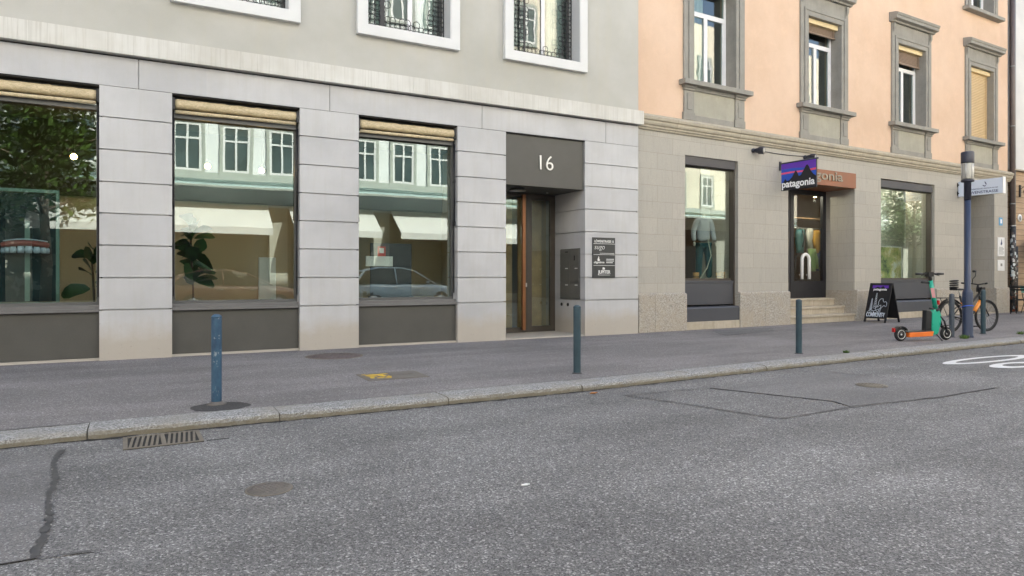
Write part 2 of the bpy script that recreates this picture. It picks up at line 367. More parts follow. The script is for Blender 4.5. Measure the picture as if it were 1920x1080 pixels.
def holed(x0, x1, z0, z1, y0, y1, holes, mb=None):
    """wall slab lying in XZ from y0 (front) to y1 (back) with rectangular holes (xa, xb, za, zb)"""
    mb = mb or MB()
    xs = sorted({x0, x1, *[h[i] for h in holes for i in (0, 1)]}); zs = sorted({z0, z1, *[h[i] for h in holes for i in (2, 3)]})
    xs = [x for x in xs if x0 <= x <= x1]; zs = [z for z in zs if z0 <= z <= z1]
    solid = lambda i, j: 0 <= i < len(xs)-1 and 0 <= j < len(zs)-1 and not any(h[0] < (xs[i]+xs[i+1])/2 < h[1] and h[2] < (zs[j]+zs[j+1])/2 < h[3] for h in holes)
    vid = {}; vs_ = []; fs = []
    def V(i, j, k):
        key = (i, j, k)
        if key not in vid: vid[key] = len(vs_); vs_.append((xs[i], (y0, y1)[k], zs[j]))
        return vid[key]
    for i in range(len(xs)-1):
        for j in range(len(zs)-1):
            if not solid(i, j): continue
            fs.append((V(i, j, 0), V(i+1, j, 0), V(i+1, j+1, 0), V(i, j+1, 0)))
            fs.append((V(i, j, 1), V(i, j+1, 1), V(i+1, j+1, 1), V(i+1, j, 1)))
            if not solid(i-1, j): fs.append((V(i, j, 0), V(i, j+1, 0), V(i, j+1, 1), V(i, j, 1)))
            if not solid(i+1, j): fs.append((V(i+1, j, 0), V(i+1, j, 1), V(i+1, j+1, 1), V(i+1, j+1, 0)))
            if not solid(i, j-1): fs.append((V(i, j, 0), V(i, j, 1), V(i+1, j, 1), V(i+1, j, 0)))
            if not solid(i, j+1): fs.append((V(i, j+1, 0), V(i+1, j+1, 0), V(i+1, j+1, 1), V(i, j+1, 1)))
    return mb.add(vs_, fs)
def frame(mb, x0, x1, z0, z1, y0, y1, w, wb=None):
    return holed(x0, x1, z0, z1, y0, y1, [(x0+w, x1-w, z0+(wb or w), z1-w)], mb)
def empty(name, loc=(0, 0, 0), rz=0, label=None, cat=None, group=None):
    o = bpy.data.objects.new(name, None); COL.objects.link(o); o.location = loc; o.rotation_euler = (0, 0, rz); o.empty_display_size = .1
    tag(o, label, cat, group); return o
def tag(o, label=None, cat=None, group=None, kind=None):
    if label: o["label"] = label
    if cat: o["category"] = cat
    if group: o["group"] = group
    if kind: o["kind"] = kind
    return o
def copy_tree(o, parent=None):
    c = o.copy(); COL.objects.link(c); c.parent = parent
    for ch in list(o.children): copy_tree(ch, c)
    return c
def lettering(name, body, size, m, parent, origin, xd, yd, ext=.004, bold=0., align='CENTER', width=None, shear=0.):
    """raised letters: origin = centre of baseline, xd reading direction, yd up; out = xd x yd"""
    cu = bpy.data.curves.new(name, 'FONT'); cu.body = body; cu.size = size; cu.extrude = ext; cu.offset = bold; cu.align_x = align; cu.resolution_u = 4; cu.shear = shear
    ob = bpy.data.objects.new(name, cu); COL.objects.link(ob)
    bpy.context.view_layer.update()
    me = bpy.data.meshes.new_from_object(ob.evaluated_get(bpy.context.evaluated_depsgraph_get()))
    bpy.data.objects.remove(ob); bpy.data.curves.remove(cu)
    xd = Vector(xd).normalized(); yd = Vector(yd).normalized(); zd = xd.cross(yd)
    k = 1.
    if width:
        xs = [v.co.x for v in me.vertices]; k = width/(max(xs)-min(xs))
    M = Matrix(((xd.x*k, yd.x, zd.x, origin[0]), (xd.y*k, yd.y, zd.y, origin[1]), (xd.z*k, yd.z, zd.z, origin[2]), (0, 0, 0, 1)))
    me.transform(M); me.materials.clear(); me.materials.append(MT[m]); me.name = name
    o = bpy.data.objects.new(name, me); COL.objects.link(o); o.parent = parent
    return o
# ------------------------------------------------------------------ the setting: ground, road, kerb, pavements
AR = R(2.1); CA, SA = math.cos(AR), math.sin(AR); OX, OY = 9.26, 11.42     # the apricot house stands turned by 2.1 degrees
def rb(s_, o, z=0): return (OX+s_*CA-o*SA, OY+s_*SA+o*CA, z)
RZ = -0.065
MB().box((-400, -400, -.6), (400, 400, -.3)).build("ground", "dirt_ground", kind="structure")
MB().box((-70, -3.5, -.3), (110, 14, RZ)).build("road", "road_asphalt", kind="structure")
def kerb_y(x):  # street face of the kerb
    return 6.19 if x < 4 else 6.19+(x-4)*.0405+min(1, (x-4)/6)*.06
kx = [-70, -20, -8, -4, 0, 2, 4, 6, 8, 10, 13, 16, 20, 30, 60, 110]
def sheet(pts, z0, z1): return MB().prism(pts, 'z', z0, z1)
pav = [(x, kerb_y(x)+.365) for x in kx]+[(110, 24), (-70, 24)]
sheet(pav, RZ-.2, 0.0).build("pavement", "pavement_asphalt", kind="structure")
# kerb of separate long granite stones with narrow joints, rounded front edge, slightly uneven
mbk = MB(); mbg = MB(); x = -9.1; rk = random.Random(3)
joints = [-9.1, -6.9, -4.6, -2.3, -.35, 1.08, 2.68, 4.28, 5.95, 7.35, 8.6, 10.1, 11.6, 13.2, 14.6, 16.2, 17.8]+[19.6+1.8*i for i in range(22)]
for a, b in zip(joints[:-1], joints[1:]):
    rings = []
    dy = rk.uniform(-.012, .012); dz = rk.uniform(-.004, .005)
    N = 22
    for i in range(N+1):
        t = a+.004+(b-a-.008)*i/N; y = kerb_y(t)+dy+rk.uniform(-.009, .009); e = rk.uniform(-.006, .005)
        rings.append([(t, y, -.28), (t, y+.002, -.03+e), (t, y+.016+e, -.008+dz), (t, y+.05, .004+dz+e*.4), (t, y+.2, .006+dz), (t, y+.355, .004+dz), (t, y+.36, -.28)])
    mbk.loft(rings)
mbk.build("kerb", "granite_kerb", kind="structure")
# dark dirt line between kerb and asphalt, and in the gutter
def ribbon(pts, w, z, jit=.3, seed=1, sub=.09):
    rr = random.Random(seed); P_ = [Vector((p[0], p[1], 0)) for p in pts]; line = []
    for p, q in zip(P_[:-1], P_[1:]):
        n = max(1, int((q-p).length/sub)); line += [p.lerp(q, i/n) for i in range(n)]
    line.append(P_[-1]); L = []; Rr = []
    for i, p in enumerate(line):
        d = (line[min(i+1, len(line)-1)]-line[max(i-1, 0)]).normalized(); nn = Vector((-d.y, d.x, 0))
        o = nn*rr.uniform(-w, w)*jit*.6; ww = w*.5*(1+rr.uniform(-jit, jit))
        L.append(p+o+nn*ww); Rr.append(p+o-nn*ww)
    mb = MB(); n = len(line); v = [(q.x, q.y, z) for q in L]+[(q.x, q.y, z) for q in Rr]
    mb.add(v, [(n+i, n+i+1, i+1, i) for i in range(n-1)]); return mb
ribbon([(x, kerb_y(x)+.366) for x in (-9, -4, 0, 2, 4, 6, 8, 10, 13, 16, 20, 30, 50)], .016, .004, .8, 5).build("tar_seam", "tar", kind="structure")
ribbon([(x, kerb_y(x)-.01) for x in (-9, -4, 0, 2, 4, 6, 8, 10, 13, 16, 20, 30, 50)], .035, RZ+.004, .9, 6, .06).build("tar_seam", "dark_gap", kind="structure")
# resurfaced pieces of road and the tar seams round them
S = lambda nm, pts, m, z: sheet(pts, z-.003, z).build(nm, m, kind="structure")
S("road_patch", [(5.66, 5.69), (6.15, 4.50), (6.05, 4.24), (7.36, 4.12), (8.47, 4.15), (8.0, 5.93)], "patch_asphalt", RZ+.004)
S("road_patch", [(-9, 5.95), (-.50, 5.92), (-.43, 4.9), (-.40, 3.70), (-9, 3.72)], "patch_asphalt", RZ+.004)
for k, (pts, w) in enumerate([([(-.49, 5.91), (-.505, 5.6), (-.455, 5.1), (-.45, 4.7), (-.405, 4.25), (-.41, 3.70)], .032), ([(-2.5, 3.72), (-.9, 3.70), (-.41, 3.695), (-.17, 3.665)], .014),
        ([(4.52, 5.77), (4.72, 5.1), (4.99, 4.157)], .02), ([(4.99, 4.157), (6.02, 4.20), (7.36, 4.11), (8.6, 4.15)], .018), ([(5.655, 5.696), (6.14, 4.5), (6.05, 4.24)], .016), ([(7.95, 6.0), (8.3, 4.7), (8.5, 4.15)], .016), ([(4.52, 5.77), (5.655, 5.70)], .014)]):
    ribbon(pts, w, RZ+.008, .5 if k == 0 else .5, 20+k, .03 if k == 0 else .07).build("tar_seam", "tar" if k == 0 else "seam", kind="structure")
# pavement: old trench patch by the sandstone piers, dark patch set round the worn bollard
S("pavement_patch", [(10.43, 10.05), (12.28, 10.42), (12.9, 11.0), (11.0, 11.0)], "patch_asphalt", .004)
ribbon([(10.4, 10.06), (11.4, 10.2), (12.3, 10.42)], .02, .008, .5, 41).build("tar_seam", "tar", kind="structure")
rr = random.Random(9)
S("pavement_patch", [(.66+(.24+rr.uniform(-.015, .02))*math.cos(a)*(1.05), 6.80+(.225+rr.uniform(-.015, .015))*math.sin(a)) for a in [2*math.pi*i/22 for i in range(22)]], "dark_asphalt", .004)
# painted 30 for drivers coming the other way
def arc_band(cx, cy, rx, ry, w, a0, a1, n=40):
    mb = MB(); v = []; 
    for i in range(n+1):
        a = R(a0+(a1-a0)*i/n); c_, s_ = math.cos(a), math.sin(a)
        v += [(cx+rx*c_, cy+ry*s_, RZ+.005), (cx+(rx-w*3.6)*c_, cy+(ry-w)*s_, RZ+.005)]
    return mb.add(v, [(2*i, 2*i+2, 2*i+3, 2*i+1) for i in range(n)])
m30 = arc_band(11.30, 5.62, 1.14, .215, .085, 0, 360)
m3 = arc_band(10.97, 5.08, .60, .205, .085, 20, 300); m30.add(m3.v, m3.f)
m3 = arc_band(11.98, 5.08, .64, .215, .085, 60, 335); m30.add(m3.v, m3.f)
m30.build("road_marking", "road_white", kind="structure")
# far side of the street, seen in the shop windows
MB().box((-70, -5.0, -.3), (110, -3.5, .03)).build("pavement", "pavement_asphalt", kind="structure")

# ------------------------------------------------------------------ office building of pale stone
off = empty("office_building", (0, 11.3, 0), 0, "pale grey office building with stone-panelled ground floor, large shop windows and beige roller awnings", "building")
B = lambda mb, nm, m, par=off, bev=0, lab=None: tag(mb.build(nm, m, par, bev), lab)
PJ = [.72, 1.178, 1.643, 2.10, 2.55, 3.01, 3.47]
# local frame: x along the facade, y into the building (0 = face), z up
for x0, x1 in [(-6.1, -5.12), (-3.28, -2.32)]: B(grooved(x0, x1, 0, .5, 0, 3.915, PJ), "pillar", "stone_panel")
for x0, x1 in [(-.49, .435), (2.28, 3.245), (5.06, 6.05)]: B(grooved(x0, x1, 0, .45, 0, 3.915, PJ), "pillar", "stone_panel", bev=0)
B(grooved(7.85, 9.2, 0, 1.5, 0, 3.915, PJ), "pillar", "stone_panel")
B(grooved(-12, 9.2, 0, .45, 3.922, 4.345, [-5.6, -2.78, .0, 2.76, 5.55, 8.36], 'x', .005), "lintel", "stone_panel")
B(MB().box((-12, .015, 3.90), (9.19, .4, 3.93)), "joint", "dark_gap")
cn = grooved(-12, 9.26, -.11, .3, 4.37, 4.65, [-3.6, -1.42, .06, 1.4, 4.18, 6.93], 'x', .004, .006)
B(cn, "cornice", "cornice_stone", bev=.006)
B(MB().box((-12, .03, 4.34), (9.2, .3, 4.372)), "joint", "dark_gap")
# plaster wall above with three windows in view
WX = [(.57, 2.11), (3.36, 4.90), (6.15, 7.68)]
B(holed(-12, 9.2, 4.65, 16.3, 0, .45, [(a, b, 5.42, 8.0) for a, b in WX]+[(-2.22, -.68, 5.42, 8.0)]), "upper_wall", "grey_plaster")
rg = random.Random(11)
def ornate(mb, x0, x1, z0, z1, y):
    st = .088; nx = int((x1-x0)/st); nz = int((z1-z0)/st)
    for i in range(nx):
        for j in range(nz):
            x = x0+.06+(x1-x0-.12)*i/(nx-1); z = z0+.062+st*j
            edge = min(i/4.2, (nx-1-i)/2.6, j/2.6)
            if edge > 1 or (edge > .72 and rg.random() < .5): continue
            r = rg.uniform(.054, .064)
            mb.ring((x+rg.uniform(-.008, .008)*(0 < i < nx-1), y+.006*((i+j) % 2), z+rg.uniform(-.006, .010)), r, .0062, (0, 1, 0), 16, 4)
    return mb
for i, (a, b) in enumerate(WX):
    w = B(frame(MB(), a, b, 5.42, 8.0, .3, .36, .06), "window", "frame_metal")
    mbs = MB(); frame(mbs, a-.165, b+.165, 5.255, 8.17, -.10, .0, .165, .165)
    B(mbs, "surround", "white_surround", w, .005)
    lin = MB(); lin.box((a-.001, -.09, 5.419), (a+.02, .3, 8.0)); lin.box((b-.02, -.09, 5.421), (b+.001, .3, 8.0)); lin.box((a+.02, -.09, 5.419), (b-.02, .3, 5.44))
    B(lin, "reveal", "white_surround", w)
    B(MB().box((a+.06, .33, 5.48), (b-.06, .342, 7.94)), "pane", "old_glass", w)
    B(MB().box((a+.86, .31, 5.48), (a+.94, .325, 7.94)), "mullion", "white_paint", w)
    mg = MB(); mg.box((a+.02, .20, 5.44), (a+.035, .215, 7.9)); mg.box((b-.035, .20, 5.44), (b-.02, .215, 7.9)); mg.box((a+.40, .205, 5.445), (a+.44, .22, 7.9)) if i != 1 else mg.box((a+.32, .205, 5.445), (a+.40, .22, 7.9))
    mg.box((a+.035, .20, 5.44), (b-.035, .215, 5.452))
    B(ornate(mg, a+.03, b-.03, 5.445, 7.0, .208), "grille", "black_iron", w)
    rm = MB(); rm.box((a-.3, 2.2, 5.0), (b+.3, 2.3, 8.3)); rm.box((a-.35, .46, 5.0), (a-.3, 2.3, 8.3)); rm.box((b+.3, .46, 5.0), (b+.35, 2.3, 8.3)); rm.box((a-.3, .46, 4.95), (b+.3, 2.3, 5.0)); rm.box((a-.3, .46, 8.3), (b+.3, 2.3, 8.35))
    B(rm, "room", "wall_light", w)
    cu = MB()
    for c0, c1 in ((a+.05, a+.45), (b-.4, b-.05)):
        n = 20; v = []
        for k in range(n+1):
            x = c0+(c1-c0)*k/n; y = .55+.03*math.sin(k*1.9)
            v += [(x, y, 5.05), (x, y, 8.2)]
        cu.add(v, [(2*k, 2*k+2, 2*k+3, 2*k+1) for k in range(n)], True)
    B(cu, "curtain", "curtain_white", w)
# body of the building behind, closed so that no sunlight comes in from the yard
sh = MB(); sh.box((-12, 10, 0), (9.2, 10.4, 16.3)); sh.box((-12, .0, 16.3), (9.2, 10.4, 16.7)); sh.box((-12.4, 0, 0), (-12, 10.4, 16.6)); sh.box((8.9, 1.6, 4.7), (9.2, 10, 16.3)); sh.box((-40, 0, 0), (-12.4, 10.4, 16.5))
B(sh, "rear_walls", "grey_plaster")
rm = MB(); rm.box((-12, 3.0, .06), (6.0, 3.1, 3.93)); rm.box((6.0, .5, .06), (6.05, 3.1, 3.93)); B(MB().box((-12, 2.93, 2.62), (6.0, 2.99, 3.93)), "interior_wall", "wall_painted_shade")  # dark sheet added over the upper wall: shade put into colour, so reflections read
B(rm, "interior_wall", "wall_tan")
B(MB().box((-12, .45, 3.93), (6.05, 3.1, 3.96)), "interior_ceiling", "ceiling_darkened"); B(MB().box((-12, .1, .02), (6.05, 3.1, .06)), "interior_floor", "floor_wood")
# shop windows with base panel, sill, pane and roller awning
SW = [(-2.32, -.49), (.435, 2.28), (3.245, 5.06)]
def shop_window(a, b):
    mbf = MB(); frame(mbf, a, b, .78, 3.90, .20, .27, .045, .05)
    w = B(mbf, "shop_window", "frame_metal", bev=.003)
    B(MB().box((a+.045, .232, .83), (b-.045, .242, 3.855)), "pane", "shop_glass", w)
    B(MB().box((a, .085, .035), (b, .2, .685)), "base_panel", "olive_metal", w, .004)
    B(MB().box((a, .05, 0), (b, .19, .034)), "threshold", "stone_panel", w)
    ms = MB(); ms.box((a+.001, .03, .69), (b-.001, .27, .735)); ms.box((a+.001, .075, .735), (b-.001, .2, .785))
    B(ms, "sill", "grey_sill_metal", w, .004)
    mr = MB()
    n = 44; rings = []; r_ = random.Random(int(a*100))
    for i in range(n+1):
        x = a+.045+(b-a-.09)*i/n; rad = .073+r_.uniform(-.0035, .0035)+.003*math.sin(i*.9)
        rings.append([(x, .12+rad*math.cos(2*math.pi*k/16), 3.79+rad*math.sin(2*math.pi*k/16)) for k in range(16)])
    mr.loft(rings, smooth=True)
    mr.tube([(a+.05, .09, 3.665), (b-.05, .09, 3.675)], .028, 10)
    B(mr, "roller_awning", "blind_fabric", w)
    B(MB().box((a+.03, .14, 3.585), (b-.03, .199, 3.655)), "guide_rail", "frame_metal", w)
    for x in (a+.02, b-.02):
        mh = MB()
        mh.tube([(x, .13, .9), (x, .13, 3.70)], .010, 6); mh.tube([(x, .10, 2.15), (x, .10, 3.60)], .013, 6)
        mh.box((x-.018, .05, 3.69), (x+.018, .19, 3.87)); mh.box((x-.014, .08, 2.12), (x+.014, .15, 2.2)); mh.box((x-.012, .08, 2.9), (x+.012, .15, 2.95))
        B(mh, "awning_arm", "black_plastic", w)
    return w
for a, b in SW: shop_window(a, b)
for a, b in [(-5.12, -3.28)]: shop_window(a, b)
B(MB().box((-12, .1, 0), (-6.1, .4, 3.92)), "base_wall", "stone_panel")
# entrance: dark fascia with the number, recessed glazed door with copper bar
fa = B(MB().box((6.05, .05, 2.935), (7.85, 1.15, 3.90)), "entrance_fascia", "olive_metal", bev=.004)
lettering("house_number", "16", .41, "letter_metal", fa, (6.93, .035, 3.265), (1, 0, 0), (0, 0, 1), .012, -.004)
ml = MB(); ml.m = 0; ml.lathe([(.17, -.03), (.165, -.038), (.15, 0)], (6.62, .58, 2.935), 24); B(MB().lathe([(.025, -.02), (.02, 0)], (7.42, .75, 2.935), 12), "sensor", "steel", fa)
B(ml, "ceiling_lamp", "steel", fa)
md = MB(); frame(md, 6.05, 7.15, .03, 2.93, 1.13, 1.19, .065, .10); frame(md, 7.152, 7.85, .03, 2.93, 1.125, 1.19, .12, .12)
dr = B(md, "entrance_door", "door_metal", bev=.003)
B(MB().box((6.11, 1.155, .12), (7.09, 1.165, 2.87)).box((7.27, 1.155, .15), (7.73, 1.165, 2.81)), "pane", "shop_glass", dr)
B(MB().box((7.0, 1.03, .08), (7.07, 1.10, 2.90)).tube([(7.035, 1.06, .35), (7.035, 1.15, .35)], .012).tube([(7.035, 1.06, 2.7), (7.035, 1.15, 2.7)], .012), "handle", "copper_bar", dr, .004)
B(MB().box((7.11, 1.09, .98), (7.135, 1.13, 1.06)), "lock", "steel", dr)
hall = MB(); hall.box((6.05, 4.5, 0), (7.85, 4.6, 3.9)); hall.box((7.85, 1.5, 0), (7.9, 4.6, 3.9)); hall.box((6.05, 1.19, 3.0), (7.85, 4.5, 3.05)); hall.box((6.052, 1.2, 0), (6.1, 4.5, 3.0))
B(hall, "hallway", "wall_tan"); B(MB().box((6.1, 1.5, .03), (7.0, 1.53, 2.9)).box((7.2, 1.6, .03), (7.8, 1.63, 2.9)), "reflection_panel", "reflection_wood"); B(MB().box((6.05, .02, -.05), (7.85, 4.5, .025)), "doorstep", "stone_panel")  # wood-toned panels added behind the door glass in place of a trunk's reflection
B(MB().box((6.05, .45, 0), (6.08, 1.13, 2.935)), "side_panel", "olive_metal")

# ------------------------------------------------------------------ fittings on the office building
mbx = empty("mailbox_bank", (7.85, 11.3, 0), 0, "grey metal mailbox bank of six doors, set in the entrance recess wall", "mailbox")
B(MB().box((-.012, .17, .73), (.0, .89, 1.77)), "body", "frame_metal", mbx)
for r_ in range(3):
    for c_ in range(2):
        y0 = .178+c_*.357; z0 = .74+r_*.342
        d = B(MB().box((-.028, y0, z0), (-.0125, y0+.349, z0+.334)), "door", "mailbox_metal", mbx, .003)
        B(MB().box((-.031, y0+.05, z0+.27), (-.0285, y0+.15, z0+.29)) if (r_, c_) != (2, 0) else MB().box((-.031, y0+.15, z0+.10), (-.0285, y0+.18, z0+.2)), "slot", "plaque_print" if r_ < 2 else "dark_gap", d)
ic = empty("intercom", (7.85, 11.3, .61), 0, "three round doorbell buttons in the stone below the mailboxes", "doorbell")
for k, (y, m) in enumerate([(.62, "dark_gap"), (.74, "steel"), (.86, "dark_gap")]):
    mb = MB(); mb.tube([(0, y, 0), (-.012, y, 0)], .036, 16); B(mb, "button", m, ic, .002)
pq = empty("company_plaque", (8.02, 11.3, 1.17), 0, "dark plaque with white company names on the stone pillar beside the entrance", "sign")
B(MB().box((0, -.03, 0), (.555, -.0, .815)), "plate", "plaque_metal", pq, .002)
ln = MB()
for z in (.685, .465, .245): ln.box((.012, -.034, z), (.543, -.0302, z+.008))
ln.box((.13, -.034, .052), (.42, -.0302, .06)); ln.box((.17, -.034, .492), (.53, -.0302, .5))
for i, z in enumerate((.37, .335, .30)): ln.box((.33, -.034, z), (.52-.03*(i == 2), -.0302, z+.014))
B(ln, "divider", "plaque_print", pq)
X, Z = (1, 0, 0), (0, 0, 1)
lettering("lettering", "LÖWENSTRASSE 16", .07, "plaque_print", pq, (.277, -.031, .715), X, Z, .003, .001, width=.48)
lettering("lettering", "sugo", .15, "plaque_print", pq, (.16, -.031, .575), X, Z, .003, -.002, width=.25, shear=.2)
lettering("lettering", "aligntime", .06, "plaque_print", pq, (.15, -.031, .295), X, Z, .003, .001, width=.26)
lettering("lettering", "JUPITER", .095, "plaque_print", pq, (.28, -.031, .085), X, Z, .003, .003, width=.31)
em = MB(); em.prism([(.115, .34), (.15, .335), (.175, .36), (.155, .375), (.15, .42), (.135, .435), (.125, .40), (.11, .37)], 'y', -.034, -.031)
em.prism([(.235, .165), (.29, .165), (.295, .20), (.25, .215), (.235, .20)], 'y', -.034, -.031); B(em, "emblem", "plaque_print", pq)
# ------------------------------------------------------------------ apricot house with sandstone ground floor (local: x along, y into the house, z up)
ap = empty("townhouse", rb(0, 0), AR, "apricot plastered townhouse with sandstone ground floor, grey stone window surrounds and a shop", "building")
B = lambda mb, nm, m, par=ap, bev=0, lab=None: tag(mb.build(nm, m, par, bev), lab)
W1, DO, W2, EN = (1.40, 3.11), (4.92, 7.66), (8.87, 11.63), (13.30, 15.22); END = 16.1
B(holed(0, END, 0.0, 4.36, 0, .86, [(*W1, .0, 3.90), (*DO, .0, 3.96), (*W2, .0, 3.93), (*EN, 0, 4.02)]), "ground_floor_wall", "sandstone_ashlar")
def plinth(a, b, d=.86, cuts=(), fr=.065, side=.03):
    mb = MB(); xs = [a, *cuts, b]
    for p, q in zip(xs[:-1], xs[1:]):
        mb.box((p+.003, -fr, 0), (q-.003, -.001, .80)); mb.loft([[(p+.003, -fr, .80), (q-.003, -fr, .80), (q-.003, 0, .80), (p+.003, 0, .80)], [(p+.008, -fr+.02, .825), (q-.008, -fr+.02, .825), (q-.008, 0, .835), (p+.008, 0, .835)]])
    return mb
for a, b, cuts in [(0, W1[0]+.0, (.46,)), (W1[1], DO[0], (4.0,)), (DO[1], W2[0], ()), (W2[1], EN[0], (12.4,)), (EN[1], END, ())]:
    m = plinth(a, b, cuts=cuts)
    if a > 1: m.box((a-.006, 0.0, 0), (a-.0005, .858, .815))
    B(m, "plinth", "granite_plinth", bev=.006)
# cornice: stepped mouldings, returned at the far end
pf = [(0, 4.335), (-.035, 4.335), (-.05, 4.37), (-.075, 4.385), (-.075, 4.42), (-.105, 4.44), (-.12, 4.475), (-.12, 4.52), (-.15, 4.535), (-.16, 4.58), (-.16, 4.60), (-.12, 4.625), (-.10, 4.635), (-.09, 4.66), (0, 4.675), (.1, 4.675), (.1, 4.335)]
def moulding(prof, x0, x1, cuts=()):
    mb = MB(); xs = [x0, *cuts, x1]
    for p, q in zip(xs[:-1], xs[1:]): mb.loft([[(p+.0025, y, z) for y, z in prof], [(q-.0025, y, z) for y, z in prof]])
    return mb
B(moulding(pf, .0, END+.1, (1.05, 3.05, 5.1, 7.2, 9.4, 11.6, 13.8)), "cornice", "sandstone_cornice", bev=.004)
UW = [2.31, 6.33, 10.36, 14.36]            # window axes
HW = [.69, .69, .72, .72]
FL = [(5.56, 7.84), (9.62, 11.9)]
holes = [(c-h, c+h, a, b) for c, h in zip(UW, HW) for a, b in FL]
B(holed(0, END, 4.66, 16.3, 0, .45, holes), "upper_wall", "apricot_plaster")
def slats(mb, x0, x1, z0, z1, y, n):
    for k in range(n):
        z = z0+(z1-z0)*k/n; h = (z1-z0)/n
        mb.loft([[(x0, y, z), (x1, y, z), (x1, y+.004, z), (x0, y+.004, z)], [(x0, y-.012, z+h*.5), (x1, y-.012, z+h*.5), (x1, y-.006, z+h*.5), (x0, y-.006, z+h*.5)], [(x0, y, z+h*.93), (x1, y, z+h*.93), (x1, y+.004, z+h*.93), (x0, y+.004, z+h*.93)]])
    return mb
def upper_window(c, h, z0, z1, shut, apron=True, hood=True, curtain=True):
    a, b = c-h, c+h
    mf = MB(); frame(mf, a, b, z0, z1, .26, .33, .075, .09)
    zt = z0+(z1-z0)*.71
    mf.box((a+.075, .255, zt), (b-.075, .32, zt+.11)); mf.box((c-.055, .25, z0+.09), (c+.055, .31, zt))
    mf.box((a+.075, .265, z0+.09), (a+.125, .315, zt)); mf.box((b-.125, .265, z0+.09), (b-.075, .315, zt)); mf.box((a+.125, .265, z0+.09), (c-.055, .315, z0+.13)); mf.box((c+.055, .265, z0+.09), (b-.125, .315, z0+.13))
    w = B(mf, "window", "white_paint", bev=.004)
    B(MB().box((a+.12, .285, z0+.12), (c-.05, .295, zt)).box((c+.05, .285, z0+.12), (b-.12, .295, zt)).box((a+.07, .285, zt+.1), (b-.07, .295, z1-.07)), "pane", "old_glass", w)
    ms = MB(); s = .29
    for x0, x1 in ((a-s, a+.0), (b-.0, b+s)):     # jambs: outer flat, inner roll
        inner = x1 if x0 < c-h-.1 else x0; o = x0 if inner == x1 else x1; d = 1 if inner == x1 else -1
        xs = sorted([o, o+d*.13]); ms.box((xs[0], -.045, z0), (xs[1], .0, z1+.52))
        xs = sorted([o+d*.13, o+d*.20]); ms.box((xs[0], -.075, z0+.3), (xs[1], .0, z1+.10)); xs = sorted([o+d*.13, o+d*.21]); ms.box((xs[0], -.075, z0), (xs[1], .0, z0+.298))
        xs = sorted([o+d*.21, inner+d*.0]); ms.box((xs[0], -.055, z0), (xs[1], .0, z1+.002))
    ms.box((a-.16, -.072, z1+.102), (b+.16, 0, z1+.17)); ms.box((a-.0799, -.055, z1+.003), (b+.0799, 0, z1+.1015)); ms.box((a-.0005, -.055, z1-.02), (b+.0005, .25, z1+.0025))
    ms.box((a-.16, -.03, z1+.171), (b+.16, 0, z1+.52))
    for d, x in ((1, a), (-1, b)): xs = sorted([x-d*.001, x+d*.012]); ms.box((xs[0], -.054, z0), (xs[1], .26, z1-.021))
    for x in (a-s+.02, b+s-.11):                  # little consoles under the hood
        ms.loft([[(x, -.09, z1+.50), (x+.09, -.09, z1+.50), (x+.09, -.0455, z1+.50), (x, -.0455, z1+.50)], [(x, -.085, z1+.36), (x+.09, -.085, z1+.36), (x+.09, -.0455, z1+.36), (x, -.0455, z1+.36)], [(x+.015, -.055, z1+.27), (x+.075, -.055, z1+.27), (x+.075, -.0455, z1+.27), (x+.015, -.0455, z1+.27)]])
    B(ms, "stone_surround", "sandstone_trim", w, .004)
    if hood:
        pr = [(0, z1+.521), (-.10, z1+.521), (-.12, z1+.56), (-.22, z1+.58), (-.225, z1+.655), (-.245, z1+.67), (-.26, z1+.73), (-.20, z1+.755), (0, z1+.79)]
        B(moulding(pr, a-s-.09, b+s+.09), "hood", "sandstone_trim", w, .003)
    B(MB().loft([[(a-s-.12, 0, z0-.125), (b+s+.12, 0, z0-.125), (b+s+.12, -.20, z0-.125), (a-s-.12, -.20, z0-.125)], [(a-s-.12, 0, z0-.01), (b+s+.12, 0, z0-.01), (b+s+.12, -.20, z0-.02), (a-s-.12, -.20, z0-.02)]]).box((a-s+.002, -.0, z0-.1), (b+s-.002, .26, z0-.003)), "sill", "sandstone_trim", w, .006)
    if apron:
        zb = 4.677; zt2 = z0-.126
        mp = MB()
        for x0 in (a-s+.01, b+s-.31):
            x1 = x0+.30
            mp.box((x0, -.045, zb+.17), (x1, 0, zt2-.10)); mp.box((x0-.035, -.06, zb), (x1+.015, 0, zb+.169))
            mp.box((x0-.02, -.07, zt2-.099), (x1+.02, 0, zt2-.045)); mp.box((x0-.04, -.10, zt2-.044), (x1+.04, 0, zt2))
            mp.box((x0+.08, -.06, zb+.23), (x1-.08, -.0455, zt2-.17))
        mp.box((a+.065, -.05, zt2-.08), (b-.065, 0, zt2-.002)); mp.box((a+.06, -.03, zb), (b-.06, 0, zb+.13))
        B(mp, "apron", "sandstone_trim", w, .004)
        B(MB().box((a+.03, -.015, zb+.131), (b-.03, 0, zt2-.081)), "apron_panel", "sandstone_panel", w)
    if shut is not None:
        mb = MB(); mb.box((a+.015, .05, z1-.14), (b-.015, .2, z1-.022)); B(mb, "shutter_box", "cream_box", w, .004)
        if shut > 0:
            zl = z1-.14-(z1-z0-.14)*shut
            full = shut > .9
            mb = slats(MB(), a+.02, b-.02, zl+.03, z1-.141, .15, int((z1-zl)/.055)); mb.box((a+.02, .12, zl), (b-.02, .17, zl+.03))
            mb.box((b-.13, .128, zl+.03), (b-.12, .136, z1-.141))
            B(mb, "roller_shutter", "cream_slat" if full else "brown_slat", w)
